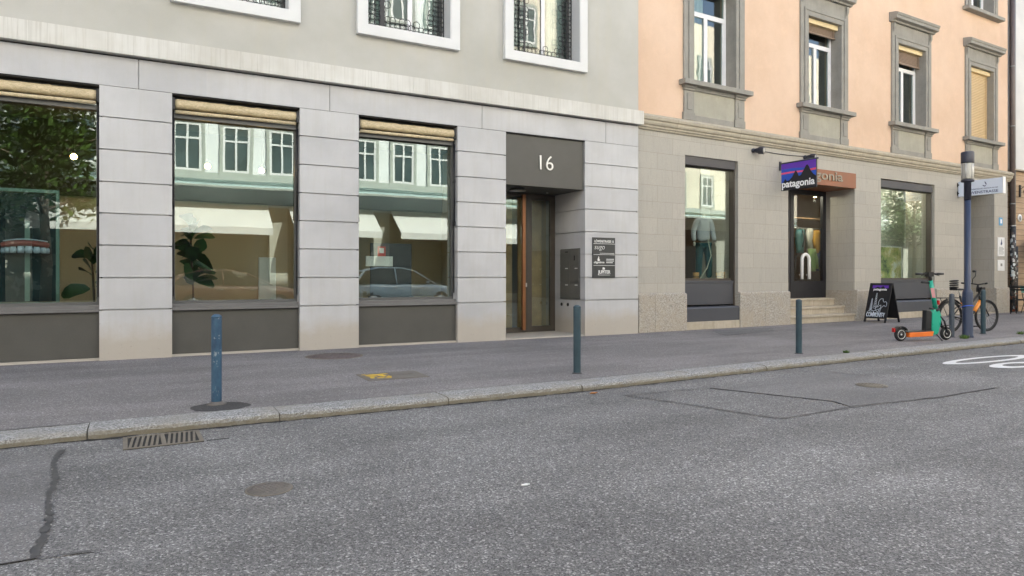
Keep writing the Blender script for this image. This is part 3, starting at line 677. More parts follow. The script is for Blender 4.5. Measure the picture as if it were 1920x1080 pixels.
    rm = MB(); rm.box((a-.3, 2.2, z0-.3), (b+.3, 2.3, z1+.3)); rm.box((a-.35, .46, z0-.3), (a-.3, 2.3, z1+.3)); rm.box((b+.3, .46, z0-.3), (b+.35, 2.3, z1+.3)); rm.box((a-.3, .46, z0-.35), (b+.3, 2.3, z0-.3)); rm.box((a-.3, .46, z1+.3), (b+.3, 2.3, z1+.35))
    B(rm, "room", "wall_room", w)
    if curtain:
        n = 16; v = []
        for k in range(n+1):
            x = a+.1+(c-a+.05)*k/n; y = .46+.03*math.sin(k*2.1); v += [(x, y, z0), (x, y, z1)]
        B(MB().add(v, [(2*k, 2*k+2, 2*k+3, 2*k+1) for k in range(n)], True), "curtain", "curtain_white", w)
for i, (c, h) in enumerate(zip(UW, HW)):
    upper_window(c, h, *FL[0], [None, .10, .17, 1.0][i], curtain=i == 0)
    upper_window(c, h, *FL[1], None, apron=False, hood=False, curtain=False)
# shop windows: shutter box, dark frame, glass, stepped base
def shop(a, b):
    mf = MB(); frame(mf, a, b-.02, 1.10, 3.72, .16, .23, .035, .05); mf.box((b-.055, .08, .2), (b-.02, .16, 3.70))
    w = B(mf, "shop_window", "door_metal", bev=.003)
    B(MB().box((a+.03, .19, 1.14), (b-.05, .20, 3.69)), "pane", "shop_glass", w)
    B(MB().box((a, .03, 3.70), (b-.06, .25, 3.899)), "shutter_box", "box_metal", w, .005)
    B(MB().box((a, .10, .55), (b-.05, .30, 1.05)).box((a, .085, 1.05), (b-.05, .159, 1.10)), "base_panel", "slate_metal", w, .004)
    B(MB().loft([[(a-.0, -.035, .18), (b+.02, -.035, .18), (b-.03, .30, .18), (a, .30, .18)], [(a-.0, -.035, .47), (b+.02, -.035, .47), (b-.03, .30, .47), (a, .30, .47)], [(a, -.015, .50), (b, -.015, .50), (b-.05, .30, .53), (a, .30, .53)]]), "bench", "slate_metal", w, .004)
    n = max(1, round((b-a)/.9)); mb = MB()
    for k in range(n): mb.box((a+.003+(b-a)*k/n, -.05, 0), (a-.003+(b-a)*(k+1)/n, .3, .178))
    B(mb, "threshold", "step_stone", w, .006)
shop(*W1); shop(*W2)
# shop entrance: stone steps, dark door with arch handle, rust-coloured fascia
for k, (zt, y0) in enumerate([(.20, -.03), (.40, .27), (.605, .57)]):
    mb = MB(); mb.loft([[(DO[0]+.003, y0+.035, zt-.2), (DO[1]-.008, y0+.035, zt-.2), (DO[1]-.008, 1.4, zt-.2), (DO[0]+.003, 1.4, zt-.2)], [(DO[0]+.003, y0+.03, zt-.055), (DO[1]-.008, y0+.03, zt-.055), (DO[1]-.008, 1.4, zt-.055), (DO[0]+.003, 1.4, zt-.055)],
        [(DO[0]+.003, y0, zt-.05), (DO[1]-.008, y0, zt-.05), (DO[1]-.008, 1.4, zt-.05), (DO[0]+.003, 1.4, zt-.05)], [(DO[0]+.003, y0, zt-.012), (DO[1]-.008, y0, zt-.012), (DO[1]-.008, 1.4, zt-.012), (DO[0]+.003, 1.4, zt-.012)], [(DO[0]+.003, y0+.012, zt), (DO[1]-.008, y0+.012, zt), (DO[1]-.008, 1.4, zt), (DO[0]+.003, 1.4, zt)]])
    B(mb, "step", "step_stone")
md = MB(); frame(md, DO[0], 6.14, .61, 3.56, .86, .93, .06, .42); frame(md, 6.142, DO[1], .61, 3.56, .85, .94, .13, .46)
d = B(md, "shop_door", "sign_black", bev=.003)
B(MB().box((DO[0]+.055, .89, 1.0), (6.09, .90, 3.5)).box((6.27, .89, 1.05), (DO[1]-.125, .90, 3.44)), "pane", "plain_glass", d)
hx, hz = 6.72, 1.14
pts = [(hx-.155, .82, hz-.02)]+[(hx-.155*math.cos(R(t)), .82, hz+.50+.155*math.sin(R(t))) for t in range(0, 181, 12)]+[(hx+.155, .82, hz-.02)]
B(MB().tube(pts, .045, 10).tube([(hx-.155, .82, hz+.1), (hx-.155, .9, hz+.1)], .02).tube([(hx+.155, .82, hz+.1), (hx+.155, .9, hz+.1)], .02), "handle", "sign_white", d)
fs = B(MB().box((DO[0]+.005, .0, 3.56), (DO[1]-.005, .88, 3.94)).box((DO[0]-.01, -.045, 3.555), (DO[1]-.01, -.002, 3.955)), "shop_fascia", "orange_sign", bev=.004)
lettering("lettering", "patagonia", .34, "bronze_letter", fs, (6.02, -.052, 3.70), (1, 0, 0), (0, 0, 1), .012, .006, width=2.05)
B(MB().box((6.5, 2.5, 3.3), (6.6, 2.6, 3.32)), "ceiling_spot", "bulb")
# side entrance beyond the lamp post
B(MB().box((EN[0], 1.9, 0), (EN[1], 1.96, 4.02)), "side_door", "olive_metal")
B(MB().box((EN[0]-.2, .86, 0), (EN[0], 1.96, 4.3)).box((EN[1], .86, 0), (EN[1]+.2, 1.96, 4.3)).box((EN[0], .86, 4.02), (EN[1], 1.96, 4.3)), "porch_wall", "sandstone_ashlar")
B(MB().box((EN[0], -.03, -.05), (EN[1], 1.9, .03)), "doorstep", "step_stone")
# inside of the shop
rm = MB(); rm.box((.1, 4.4, .3), (12.9, 4.5, 4.3)); rm.box((.0, .87, .3), (.1, 4.5, 4.3)); rm.box((12.9, .87, .3), (13.0, 4.5, 4.3)); rm.box((4.55, .9, .3), (4.6, 4.4, 4.3)); rm.box((12.9, 1.6, .3), (13.0, 1.7, 4.3))
B(rm, "interior_wall", "wall_brown"); B(MB().box((0, .87, 4.3), (13, 4.5, 4.36)), "interior_ceiling", "wall_brown"); B(MB().box((0, .94, .5), (13, 4.5, .604)), "interior_floor", "floor_wood")
B(MB().box((W1[0]-.3, .3, 1.02), (W1[1]+.6, 1.5, 1.09)).box((W2[0]-.3, .3, 1.02), (12.85, 1.6, 1.09)), "display_floor", "wall_pale")
B(MB().box((3.45, .87, 1.09), (3.5, 1.5, 4.2)).box((12.85, .87, 1.09), (12.89, 1.6, 4.2)).box((9.6, 1.6, 1.09), (12.89, 1.64, 4.2)), "display_screen", "wall_pale")
sh = MB(); sh.box((0, 10, 0), (END, 10.4, 16.3)); sh.box((0, 0, 16.3), (END, 10.4, 16.7)); sh.box((.0, .9, 4.7), (.2, 10, 16.3)); sh.box((END-.2, .9, 0), (END, 10, 16.3))
B(sh, "rear_walls", "grey_plaster")

# ------------------------------------------------------------------ signs and lamps on the townhouse
sg = empty("projecting_sign", rb(4.597, 0, 3.3), AR, "purple and blue hanging shop sign with black mountains over the shop entrance", "sign")
B(MB().box((-.03, -.035, .50), (.03, .0, .72)), "wall_plate", "lamp_dark", sg, .003)
B(MB().tube([(0, -.03, .66), (0, -1.06, .66)], .02, 8), "arm", "lamp_dark", sg)
bd = B(MB().box((-.02, -1.02, -.01), (.02, -.06, .64)), "board", "sign_black", sg, .003)
def on_sign(poly, m, k, nm):    # (distance from the wall end, height) on the street-left face
    return B(MB().prism([(-.065-u*.95, v*.64) for u, v in poly], 'x', -.0205-.0016*k, -.0200), nm, m, bd)
on_sign([(0, 0), (1, 0), (1, 1), (0, 1)], "sign_blue", 1, "emblem")
on_sign([(0, .86), (1, .70), (1, .995), (0, .995)], "sign_purple", 2, "emblem")
on_sign([(0, .80), (.5, .80), (1, .88), (1, .93), (.5, .87), (0, .93)], "sign_purple", 2.6, "emblem")
on_sign([(0, .60), (.3, .62), (.6, .60), (1, .62), (1, .70), (.6, .665), (.3, .68), (0, .67)], "sign_pink", 3, "emblem")
on_sign([(0, 0), (1, 0), (1, .40), (.93, .47), (.86, .60), (.80, .78), (.76, .86), (.72, .82), (.66, .68), (.58, .50), (.52, .46), (.47, .62), (.43, .71), (.38, .60), (.32, .46), (.24, .36), (.17, .33), (.12, .43), (.09, .36), (.04, .28), (0, .26)], "sign_black", 4, "emblem")
lettering("lettering", "patagonia", .235, "sign_white", bd, (-.0275, -.53, .065), (0, -1, 0), (0, 0, 1), .003, .006, width=.90)
s2 = empty("practice_sign", rb(12.985, 0, 3.65), AR, "long white box sign with blue drop emblem sticking out beside the side entrance", "sign")
bx = B(MB().box((-.06, -1.24, 0), (.06, -.02, .46)), "light_box", "sign_pale", s2, .004)
B(MB().box((-.075, -1.26, -.015), (.075, -1.2405, .475)), "end_cap", "sign_white", s2, .003)
B(MB().box((-.08, -.02, .30), (.02, 0, .42)).box((-.08, -.02, .04), (.02, 0, .16)).tube([(-.07, -.01, .36), (-.07, -.05, .36)], .02).tube([(-.07, -.01, .10), (-.07, -.05, .10)], .02), "bracket", "black_iron", s2)
lettering("lettering", "LÖWENSTRASSE", .11, "sign_navy", bx, (-.062, -.66, .045), (0, -1, 0), (0, 0, 1), .002, .001, width=.92)
lettering("lettering", "ZAHNÄRZTLICHES ZENTRUM AN DER", .05, "sign_navy", bx, (-.062, -.72, .165), (0, -1, 0), (0, 0, 1), .002, 0, width=.80)
e = lambda L: B(MB().prism([(-u, v) for u, v in L], 'x', -.064, -.0605), "emblem", "sign_navy", bx)
e([(.70, .27), (.755, .235), (.79, .25), (.80, .275), (.76, .262), (.725, .285)]); e([(.76, .40), (.80, .345), (.815, .30), (.805, .28), (.785, .31), (.765, .35)])
# two round floodlights with the cable between them
def spot(s_, z, lab):
    r = empty("wall_spotlight", rb(s_, 0, z), AR, lab, "lamp", "floodlights over the shop entrance")
    B(MB().tube([(0, 0, 0), (0, -.04, 0)], .055, 14).tube([(0, -.03, 0), (0, -.10, .01)], .018, 8), "mount", "lamp_dark", r)
    hd = B(MB().tube([(.0, -.05, .0), (.045, -.12, -.008), (.05, -.13, -.01), (.10, -.22, -.02), (.105, -.235, -.022)], [.04, .07, .085, .085, .09], 16), "head", "lamp_dark", r)
    B(MB().tube([(.1045, -.234, -.022), (.107, -.240, -.0225)], .074, 16), "lens", "lamp_glass", hd)
    return r
spot(3.62, 4.20, "round grey floodlight on the sandstone, set apart from the hanging sign")
spot(5.55, 4.21, "round grey floodlight right above the hanging shop sign")
tag(MB().tube([rb(3.62+i*.097, -.012, 4.235-.03*math.sin(math.pi*i/20)) for i in range(21)], .008, 6).build("lamp_cable", "lamp_dark"), "thin cable running along the stone between the two floodlights", "cable")
pn = empty("house_number_plate", rb(15.62, 0, 3.0), AR, "small blue house number plate with white figures on the far sandstone pier", "sign")
B(MB().box((-.11, -.02, -.13), (.11, 0, .13)), "plate", "sign_icon_blue", pn, .004); B(MB().box((-.05, -.024, -.06), (.05, -.0205, .07)), "figure", "sign_white", pn)
for z, h, lab in ((1.86, .62, "tall white notice panel with blue emblem on the far sandstone pier"), (1.38, .36, "small square grey-white notice below the tall white panel")):
    r = empty("wall_notice", rb(15.42, 0, z), AR, lab, "sign"); b_ = B(MB().box((0, -.02, 0), (.44, 0, h)), "panel", "white_plastic", r, .003)
    if h > .5:
        B(MB().prism([(.16, h*.62), (.22, h*.58), (.27, h*.66), (.24, h*.8), (.22, h*.93), (.20, h*.78)], 'y', -.024, -.0205), "emblem", "sign_navy", b_)
        mb = MB()
        for k in range(7): mb.box((.06, -.0235, h*(.1+.06*k)), (.38-.07*(k % 3 == 0), -.0205, h*(.1+.06*k)+.014))
        B(mb, "lettering", "drain_grey", b_)
    else: B(MB().box((.16, -.0235, .15), (.28, -.0205, .24)), "emblem", "drain_grey", b_)

# ------------------------------------------------------------------ timber-clad neighbour, drain pipe
tb = empty("timber_house", rb(END+.45, 0), AR, "neighbouring house with timber boarded ground floor below pale plaster", "building")
B(MB().box((0, .06, 0), (40, 1.0, 4.78)), "boarding", "timber_clad", tb); B(MB().box((-.1, .0, 4.80), (40, 1, 16.2)).box((-.1, .0, 16.2), (40, 10, 16.6)).box((-.1, 9.6, 0), (40, 10, 16.2)), "upper_wall", "pale_plaster", tb); B(MB().box((-.02, -.05, 4.76), (40, .3, 4.81)), "ledge", "sandstone_cornice", tb, .005)
B(MB().box((-.45, .25, 0), (-.0, 1.0, 16.4)), "infill", "dark_gap", tb)
dp = empty("downpipe", rb(END+.33, -.02), AR, "brown downpipe between apricot and timber house, plastered with stickers below", "drainpipe")
B(MB().tube([(0, .02, 2.9), (0, .02, 12)], .075, 12), "pipe", "drain_brown", dp); B(MB().tube([(.17, .05, 2.2), (.17, .05, 12)], .06, 12), "pipe", "drain_grey", dp)
B(MB().tube([(0, .0, .02), (0, .0, 2.9)], .085, 14).tube([(.22, .03, .02), (.22, .03, 2.2)], .085, 14), "pipe", "sticker_pipe", dp)
mb = MB(); [mb.tube([(0, .02, z), (0, .02, z+.04)], .085, 12) for z in (3.6, 6.2, 8.2)]; B(mb, "clamp", "drain_grey", dp)
# ------------------------------------------------------------------ bollards, lamp post, covers
def bollard(x, y, h, m, lab, flange=False, r=.046, grp="slim round bollards along the kerb"):
    b = empty("bollard", (x, y, 0), 0, lab, "bollard", grp)
    mb = MB(); mb.lathe([(r, .0), (r, .02), (r*1.0, h-.05), (r*.99, h-.034)], n=24)
    t = B(mb, "post", m, b)
    B(MB().lathe([(r*1.04, h-.034), (r*1.05, h-.024), (r*.8, h-.010), (r*.42, h-.001), (.004, h)], n=24), "cap", m, b)
    if flange: B(MB().lathe([(.088, .004), (.088, .009), (.06, .013), (r*1.02, .03)], n=24), "collar", "cover_grey", b)
    else: B(MB().lathe([(.066, .001), (.064, .006), (r*1.02, .014)], n=24), "collar", "tar", b)
bollard(.64, 6.94, .845, "bollard_worn", "worn bright blue bollard, paint scraped, set in a dark asphalt patch", True)
bollard(4.755, 7.02, .845, "bollard_teal", "dark petrol bollard in front of the entrance numbered 16")
bollard(8.99, 7.16, .845, "bollard_teal", "dark petrol bollard in front of the shop's stone steps")
bollard(14.05, 7.64, .86, "bollard_grey", "grey bollard between the scooter's front wheel and the lamp post")
bollard(15.42, 7.76, .92, "bollard_teal", "teal bollard standing before the bicycle wheel, beyond the lamp post")
lp = empty("street_lamp", (14.34, 7.5, 0), 0, "blue street lamp post with clear cylinder lantern and dark cap", "street lamp")
B(MB().lathe([(.105, 0), (.10, .03), (.093, .05), (.091, .87), (.085, .90), (.056, .955), (.054, 2.72)], n=28), "post", "lamp_blue", lp)
B(MB().lathe([(.062, 2.70), (.062, 3.05), (.11, 3.06), (.115, 3.085), (.11, 3.10), (.05, 3.11)], n=28), "neck", "lamp_dark", lp)
ln_ = B(MB().lathe([(.095, 3.11), (.10, 3.13), (.10, 3.42), (.095, 3.43)], n=28), "lantern", "lamp_glass", lp)
mb = MB()
for k in range(6): a = k*math.pi/3+.2; mb.tube([(.103*math.cos(a), .103*math.sin(a), 3.10), (.103*math.cos(a), .103*math.sin(a), 3.44)], .006, 6)
B(mb, "lantern_bar", "steel", ln_)
B(MB().lathe([(.112, 3.43), (.115, 3.44), (.115, 3.63), (.105, 3.65), (.03, 3.655)], n=28), "cap", "lamp_dark", lp)
B(MB().box((-.095, -.03, .66), (-.0905, .05, .80)), "inspection_door", "lamp_blue", lp)
B(MB().ring((0, 0, .60), .098, .010, (.15, .25, 1), 28, 6), "cable_tie", "cable_blue", lp)
def cover_round(x, y, r, m, lab, z, name="manhole_cover"):
    c = empty(name, (x, y, z), .4, lab, "manhole cover")
    B(MB().lathe([(r, 0), (r, .004), (r*.94, .0045)], n=40), "rim", "grate_iron", c)
    mb = MB(); mb.lathe([(r*.93, .0), (r*.93, .0052), (.01, .0052)], n=40)
    for k in range(-4, 5):
        for j in range(-4, 5):
            px, py = k*r*.2, j*r*.2
            if math.hypot(px, py) < r*.84: mb.box((px-r*.055, py-r*.02, .0053), (px+r*.055, py+r*.02, .0075)) if (k+j) % 2 else mb.box((px-r*.02, py-r*.055, .0053), (px+r*.02, py+r*.055, .0075))
    B(mb, "lid", m, c)
cover_round(2.58, 10.28, .42, "cover_iron", "large rusty round cover in the pavement by the shop windows", 0)
cover_round(.68, 4.25, .135, "cover_grey", "small rough round cover in the road, close to the camera", RZ)
cover_round(7.42, 4.92, .17, "grate_iron", "small dark round cover in the smoother road patch", RZ+.005)
uc = empty("utility_cover", (2.31, 7.64, 0), R(-1.2), "rectangular iron utility cover with yellow spray paint in the pavement", "manhole cover")
B(frame(MB(), 0, .74, 0, .58, -.004, 0, .025), "rim", "grate_iron", uc).rotation_euler = (R(-90), 0, 0)
lid = B(MB().box((.027, .027, -.02), (.37, .553, .0045)).box((.374, .027, -.02), (.713, .553, .0045)), "lid", "cover_grey", uc)
r_ = random.Random(4)
for (cx, cy, rx, ry) in [(.16, .42, .10, .055), (.25, .33, .045, .10), (.12, .30, .07, .03), (.10, .20, .03, .06), (.30, .45, .06, .03), (.19, .16, .045, .03), (.31, .22, .03, .05), (.27, .12, .04, .025), (.07, .48, .03, .02)]:
    pts = [(cx+rx*r_.uniform(.7, 1.2)*math.cos(a), cy+ry*r_.uniform(.7, 1.2)*math.sin(a)) for a in [2*math.pi*i/14 for i in range(14)]]
    B(MB().prism(pts, 'z', .0046, .0062+cx*.002), "spray_mark", "spray_yellow", uc)
lettering("lettering", "TELEF", .075, "grate_iron", uc, (.55, .30, .0046), (1, 0, 0), (0, 1, 0), .001)
gr = empty("drain_grate", (-.10, 5.70, RZ), R(1), "rusty slotted drain grate in the road against the kerb", "drain")
B(MB().box((0, 0, -.005), (.54, .43, .004)), "bed", "dark_gap", gr)
mb = MB(); frame(mb, 0, .54, 0, .43, -.009, -.004, .03); mb.box((.255, -.009, .03), (.285, -.004, .40)); f = B(mb, "rim", "grate_iron", gr); f.rotation_euler = (R(-90), 0, 0)
mb = MB()
for x0 in (.03, .285):
    for k in range(6):
        u = x0+.004+k*.035; mb.prism([(u, .03), (u+.018, .03), (u+.046, .40), (u+.028, .40)], 'z', .0045, .009)
B(mb, "bar", "grate_iron", gr)
mb = MB(); mb.box((.56, .02, 0), (.72, .03, .0045)); B(mb, "edging", "tar", gr)
tag(MB().prism([(2.02, 3.575), (2.05, 3.565), (2.08, 3.575), (2.06, 3.59), (2.025, 3.585)], 'z', RZ+.004, RZ+.010).build("paper_scrap", "paper"), "scrap of white paper lying on the open road", "litter")
tag(MB().prism([(4.24, 6.02), (4.30, 6.0), (4.36, 6.04), (4.30, 6.07)], 'z', RZ+.006, RZ+.012).build("dry_leaf", "dry_leaf"), "dry reddish leaf in the gutter", "leaf")
def tuft(x, y, n, s_, lab):
    mb = MB(); q = random.Random(int(x*100))
    for _ in range(n):
        a = q.uniform(0, 6.28); r0 = q.uniform(0, s_*.6); h = q.uniform(.3, 1)*s_*.7; b = a+q.uniform(-.6, .6); px, py = r0*math.cos(a)*1.6, r0*math.sin(a)
        w = .006; dx, dy = -math.sin(b)*w, math.cos(b)*w
        ex, ey = px+math.cos(b)*h*.5, py+math.sin(b)*h*.5
        mb.add([(px-dx, py-dy, 0), (px+dx, py+dy, 0), ((px+ex)/2+dx, (py+ey)/2+dy, h*.7), (ex, ey, h), ((px+ex)/2-dx, (py+ey)/2-dy, h*.7)], [(0, 1, 2, 3, 4)])
    o = mb.build("grass_tuft", "leaf_light"); o.location = (x, y, .002); tag(o, lab, "weed", "weeds in the pavement cracks")
tuft(9.72, 6.86, 60, .07, "small tuft of weeds alone at the kerb joint")
tuft(13.95, 7.36, 90, .12, "weeds growing at the foot of the lamp post"); tuft(16.0, 7.35, 80, .10, "weeds at the kerb beyond the bicycle")

# ------------------------------------------------------------------ e-scooter
p0, p1 = Vector((12.34, 7.62, 0)), Vector((13.34, 7.36, 0)); ang = math.atan2(p1.y-p0.y, p1.x-p0.x)
es = empty("electric_scooter", p0, ang, "parked teal and orange electric scooter with black handlebar", "scooter")
L = (p1-p0).length
def wheel(name, x, r, w, par, spoke=False):
    t = B(MB().ring((x, 0, r), r-w*.55, w*.55, (0, 1, 0), 32, 10), name, "rubber", par)
    B(MB().tube([(x, -w*.42, r), (x, w*.42, r)], r*.60, 24), "hub", "black_plastic", t); mb = MB(); mb.ring((x, -w*.46, r), r*.64, .006, (0, 1, 0), 28, 6); mb.tube([(x, -w*.5, r), (x, w*.5, r)], .018, 12)
    B(mb, "rim", "letter_metal", t)
wheel("wheel", 0, .125, .06, es); wheel("wheel", L, .125, .06, es)
B(MB().loft([[(.13, -.075, .075), (.66, -.075, .085), (.66, .075, .085), (.13, .075, .075)], [(.12, -.085, .16), (.68, -.085, .175), (.68, .085, .175), (.12, .085, .16)]]), "deck", "scooter_orange", es, .01)
B(MB().loft([[(.10, -.08, .162), (.66, -.08, .178), (.66, .08, .178), (.10, .08, .162)], [(.10, -.075, .180), (.66, -.075, .195), (.66, .075, .195), (.10, .075, .180)]]), "deck_mat", "black_plastic", es, .004)
mb = MB()   # rear mudguard arc
for s_ in range(12):
    a0, a1 = R(150-10*s_), R(140-10*s_); q = lambda a, rr_, y: (rr_*math.cos(a), y, .125+rr_*math.sin(a))
    mb.loft([[q(a0, .14, -.045), q(a0, .155, -.045), q(a0, .155, .045), q(a0, .14, .045)], [q(a1, .14, -.045), q(a1, .155, -.045), q(a1, .155, .045), q(a1, .14, .045)]])
mg_ = B(mb, "mudguard", "black_plastic", es); B(MB().box((-.165, -.03, .17), (-.135, .03, .25)), "tail_light", "reflector_red", mg_, .006)
B(MB().loft([[(.66, -.055, .10), (.80, -.055, .12), (.80, .055, .12), (.66, .055, .10)], [(.655, -.06, .35), (.86, -.055, .30), (.86, .055, .30), (.655, .06, .35)], [(.68, -.05, .52), (.90, -.045, .44), (.90, .045, .44), (.68, .05, .52)], [(.74, -.04, .585), (.85, -.04, .56), (.85, .04, .56), (.74, .04, .585)]]), "stem_base", "scooter_teal", es, .012)
B(MB().loft([[(.52, -.05, .19), (.655, -.05, .20), (.655, .05, .20), (.52, .05, .19)], [(.54, -.05, .57), (.665, -.05, .55), (.665, .05, .55), (.54, .05, .57)]]), "battery_pack", "black_plastic", es, .012)
B(MB().tube([(.80, 0, .56), (.68, 0, 1.12)], [.043, .036], 14), "stem", "scooter_teal", es)
B(MB().loft([[(.757-.036-.02, -.036+.02, .80), (.757-.036+.022, -.036-.02, .80), (.757-.03+.022, -.03-.02, .80), (.757-.03-.02, -.03+.02, .80)], [(.719-.036-.02, -.036+.02, .98), (.719-.036+.022, -.036-.02, .98), (.719-.03+.022, -.03-.02, .98), (.719-.03-.02, -.03+.02, .98)]]), "sticker", "sticker_pink", es)
B(MB().tube([(.79, 0, .595), (.81, 0, .555)], [.06, .06], 14).tube([(.64, -.01, .60), (.80, -.02, .58)], .015, 8), "clamp", "black_plastic", es)
mb = MB(); mb.tube([(.86, -.04, .45), (.95, -.045, .36), (L, -.045, .125)], .016, 8); mb.tube([(.86, .04, .45), (.95, .045, .36), (L, .045, .125)], .016, 8); mb.loft([[(L-.12, -.05, .26), (L+.06, -.05, .275), (L+.06, .05, .275), (L-.12, .05, .26)], [(L-.12, -.045, .275), (L+.06, -.045, .29), (L+.06, .045, .29), (L-.12, .045, .275)]])
B(mb, "fork", "black_plastic", es)
hb = MB(); hx_, hz_ = .655, 1.245
hb.tube([(.68, 0, 1.12), (hx_, 0, hz_)], .03, 12); hb.box((hx_-.06, -.05, hz_-.05), (hx_+.05, .05, hz_+.035))
ux, uy = math.cos(R(-28.7)-ang), math.sin(R(-28.7)-ang)
hb.tube([(hx_-ux*.26, -uy*.26, hz_), (hx_, 0, hz_+.005), (hx_+ux*.26, uy*.26, hz_)], .016, 10)
for d in (-1, 1): hb.tube([(hx_+d*ux*.13, d*uy*.13, hz_), (hx_+d*ux*.26, d*uy*.26, hz_)], .021, 10); hb.tube([(hx_+d*ux*.10, d*uy*.10, hz_-.012), (hx_+d*ux*.17+.02, d*uy*.17, hz_-.035)], .008, 6)
hb.tube([(.70, 0, 1.07), (.60, .02, 1.085), (.50, .03, 1.09)], .02, 8)
B(hb, "handlebar", "black_plastic", es)
B(MB().tube([(.78, -.03, .12), (.74, -.20, .012)], .01, 6), "kickstand", "black_plastic", es)

# ------------------------------------------------------------------ bicycle behind the posts
q0, q1 = Vector((15.17, 8.28, 0)), Vector((16.16, 8.10, 0)); ab = math.atan2(q1.y-q0.y, q1.x-q0.x); bl = 1.06
bk = empty("bicycle", q0, ab, "orange and black city bicycle leaning behind the lamp post", "bicycle")
def bwheel(x, r=.345):
    t = B(MB().ring((x, 0, r), r-.02, .023, (0, 1, 0), 44, 8), "wheel", "rubber", bk)
    B(MB().ring((x, 0, r), r-.05, .011, (0, 1, 0), 40, 6), "rim", "black_plastic", t)
    mb = MB(); 
    for k in range(24):
        a = 2*math.pi*k/24; s_ = .02*(-1)**k; mb.tube([(x+.03*math.cos(a+.5), s_, r+.03*math.sin(a+.5)), (x+(r-.05)*math.cos(a), 0, r+(r-.05)*math.sin(a))], .0016, 4)
    mb.tube([(x, -.045, r), (x, .045, r)], .025, 12); B(mb, "spoke", "steel", t)
bwheel(0); bwheel(bl)
hz_ = .345
fr = MB(); bb = (.46, 0, .29); st_ = (.28, 0, .78); ht = (.84, 0, .82); hb_ = (.88, 0, .66)
fr.tube([hb_, (.70, 0, .45), bb], .036, 12); fr.tube([bb, st_], .024, 10); fr.tube([ht, (.60, 0, .62), (.37, 0, .55)], .026, 10); fr.tube([ht, hb_], .03, 10)
for y in (-.05, .05): fr.tube([bb, (.2, y, .31), (0, y, hz_)], .014, 8); fr.tube([(.345, 0, .62), (.2, y*.8, .52), (0, y, hz_)], .011, 8)
B(fr, "frame", "black_plastic", bk); B(MB().tube([(.87, 0, .665), (.74, 0, .50), (.68, 0, .44)], .040, 12).tube([(.44, 0, .36), (.33, 0, .64)], .027, 10), "frame_panel", "bike_orange", bk)
fk = MB()
for y in (-.05, .05): fk.tube([(.89, y*.6, .64), (.93, y, .55), (bl, y, hz_)], .015, 8)
fk.tube([(.885, -.05, .645), (.885, .05, .645)], .022, 8); B(fk, "fork", "black_plastic", bk)
B(MB().tube([st_, (.25, 0, .90)], .015, 8), "seat_post", "steel", bk); B(MB().loft([[(.08, -.09, .90), (.08, .09, .90), (.08, .09, .95), (.08, -.09, .95)], [(.20, -.07, .90), (.20, .07, .90), (.20, .07, .945), (.20, -.07, .945)], [(.38, -.02, .90), (.38, .02, .90), (.38, .02, .935), (.38, -.02, .935)]]), "saddle", "black_plastic", bk, .012)
mb = MB(); mb.tube([ht, (.81, 0, .95), (.80, 0, 1.02)], .018, 8); mb.tube([(.70, -.28, 1.05), (.79, -.14, 1.04), (.81, 0, 1.02), (.79, .14, 1.04), (.70, .28, 1.05)], .013, 8)
for s_ in (-1, 1): mb.tube([(.76, s_*.18, 1.04), (.68, s_*.29, 1.052)], .018, 8)
mb.box((.84, -.07, .86), (.93, .07, .96)); mb.tube([(.83, -.05, .97), (.90, -.06, .90), (.9, 0, .75)], .008, 6); mb.tube([(.84, .06, .99), (.93, .05, .88), (.88, .02, .7)], .007, 6)
hbk = B(mb, "handlebar", "black_plastic", bk); B(MB().tube([(.77, .10, 1.04), (.75, .08, 1.14), (.79, .05, 1.20), (.80, .04, 1.33)], .008, 6).ball((.76, .06, 1.31), .04, 10, (.6, 1, .8)), "mirror", "black_plastic", hbk)
mb = MB(); mb.ring((.46, -.05, .29), .085, .009, (0, 1, 0), 28, 6); mb.tube([(.46, -.07, .29), (.53, -.09, .14)], .011, 6); mb.tube([(.46, .07, .29), (.39, .09, .44)], .011, 6); mb.box((.49, -.17, .12), (.58, -.09, .145)); mb.tube([(.46, -.05, .375), (0, -.05, .38)], .006, 5); mb.tube([(.46, -.05, .205), (0, -.05, .31)], .006, 5); mb.ring((0, -.05, hz_), .04, .012, (0, 1, 0), 18, 6)
B(mb, "crank", "black_plastic", bk)
mb = MB(); mb.box((-.32, -.06, .73), (.2, .06, .75)); [mb.tube([(-.2, y, .73), (0, y, hz_)], .007, 6) for y in (-.07, .07)]; mb.tube([(-.35, -.06, .74), (-.35, .06, .74)], .008, 6)
B(mb, "luggage_rack", "black_iron", bk); B(MB().box((-.36, -.03, .60), (-.33, .03, .69)), "tail_light", "reflector_red", bk, .005)
mb = MB()
for s_ in range(14):
    a0, a1 = R(185-10*s_), R(175-10*s_); q = lambda a, rr_, y: (rr_*math.cos(a), y, hz_+rr_*math.sin(a)); mb.loft([[q(a0, .37, -.035), q(a0, .376, -.035), q(a0, .376, .035), q(a0, .37, .035)], [q(a1, .37, -.035), q(a1, .376, -.035), q(a1, .376, .035), q(a1, .37, .035)]])
B(mb, "mudguard", "black_plastic", bk)
mb = MB(); [mb.ring((.11, 0, .965+.045*k), .075, .016, (0, .1, 1), 20, 6) for k in range(4)]
o = B(mb, "coiled_lock", "black_plastic", None); o.location = q0; o.rotation_euler = (0, 0, ab); tag(o, "black coiled bicycle lock lying on the orange bicycle's saddle", "bike lock")

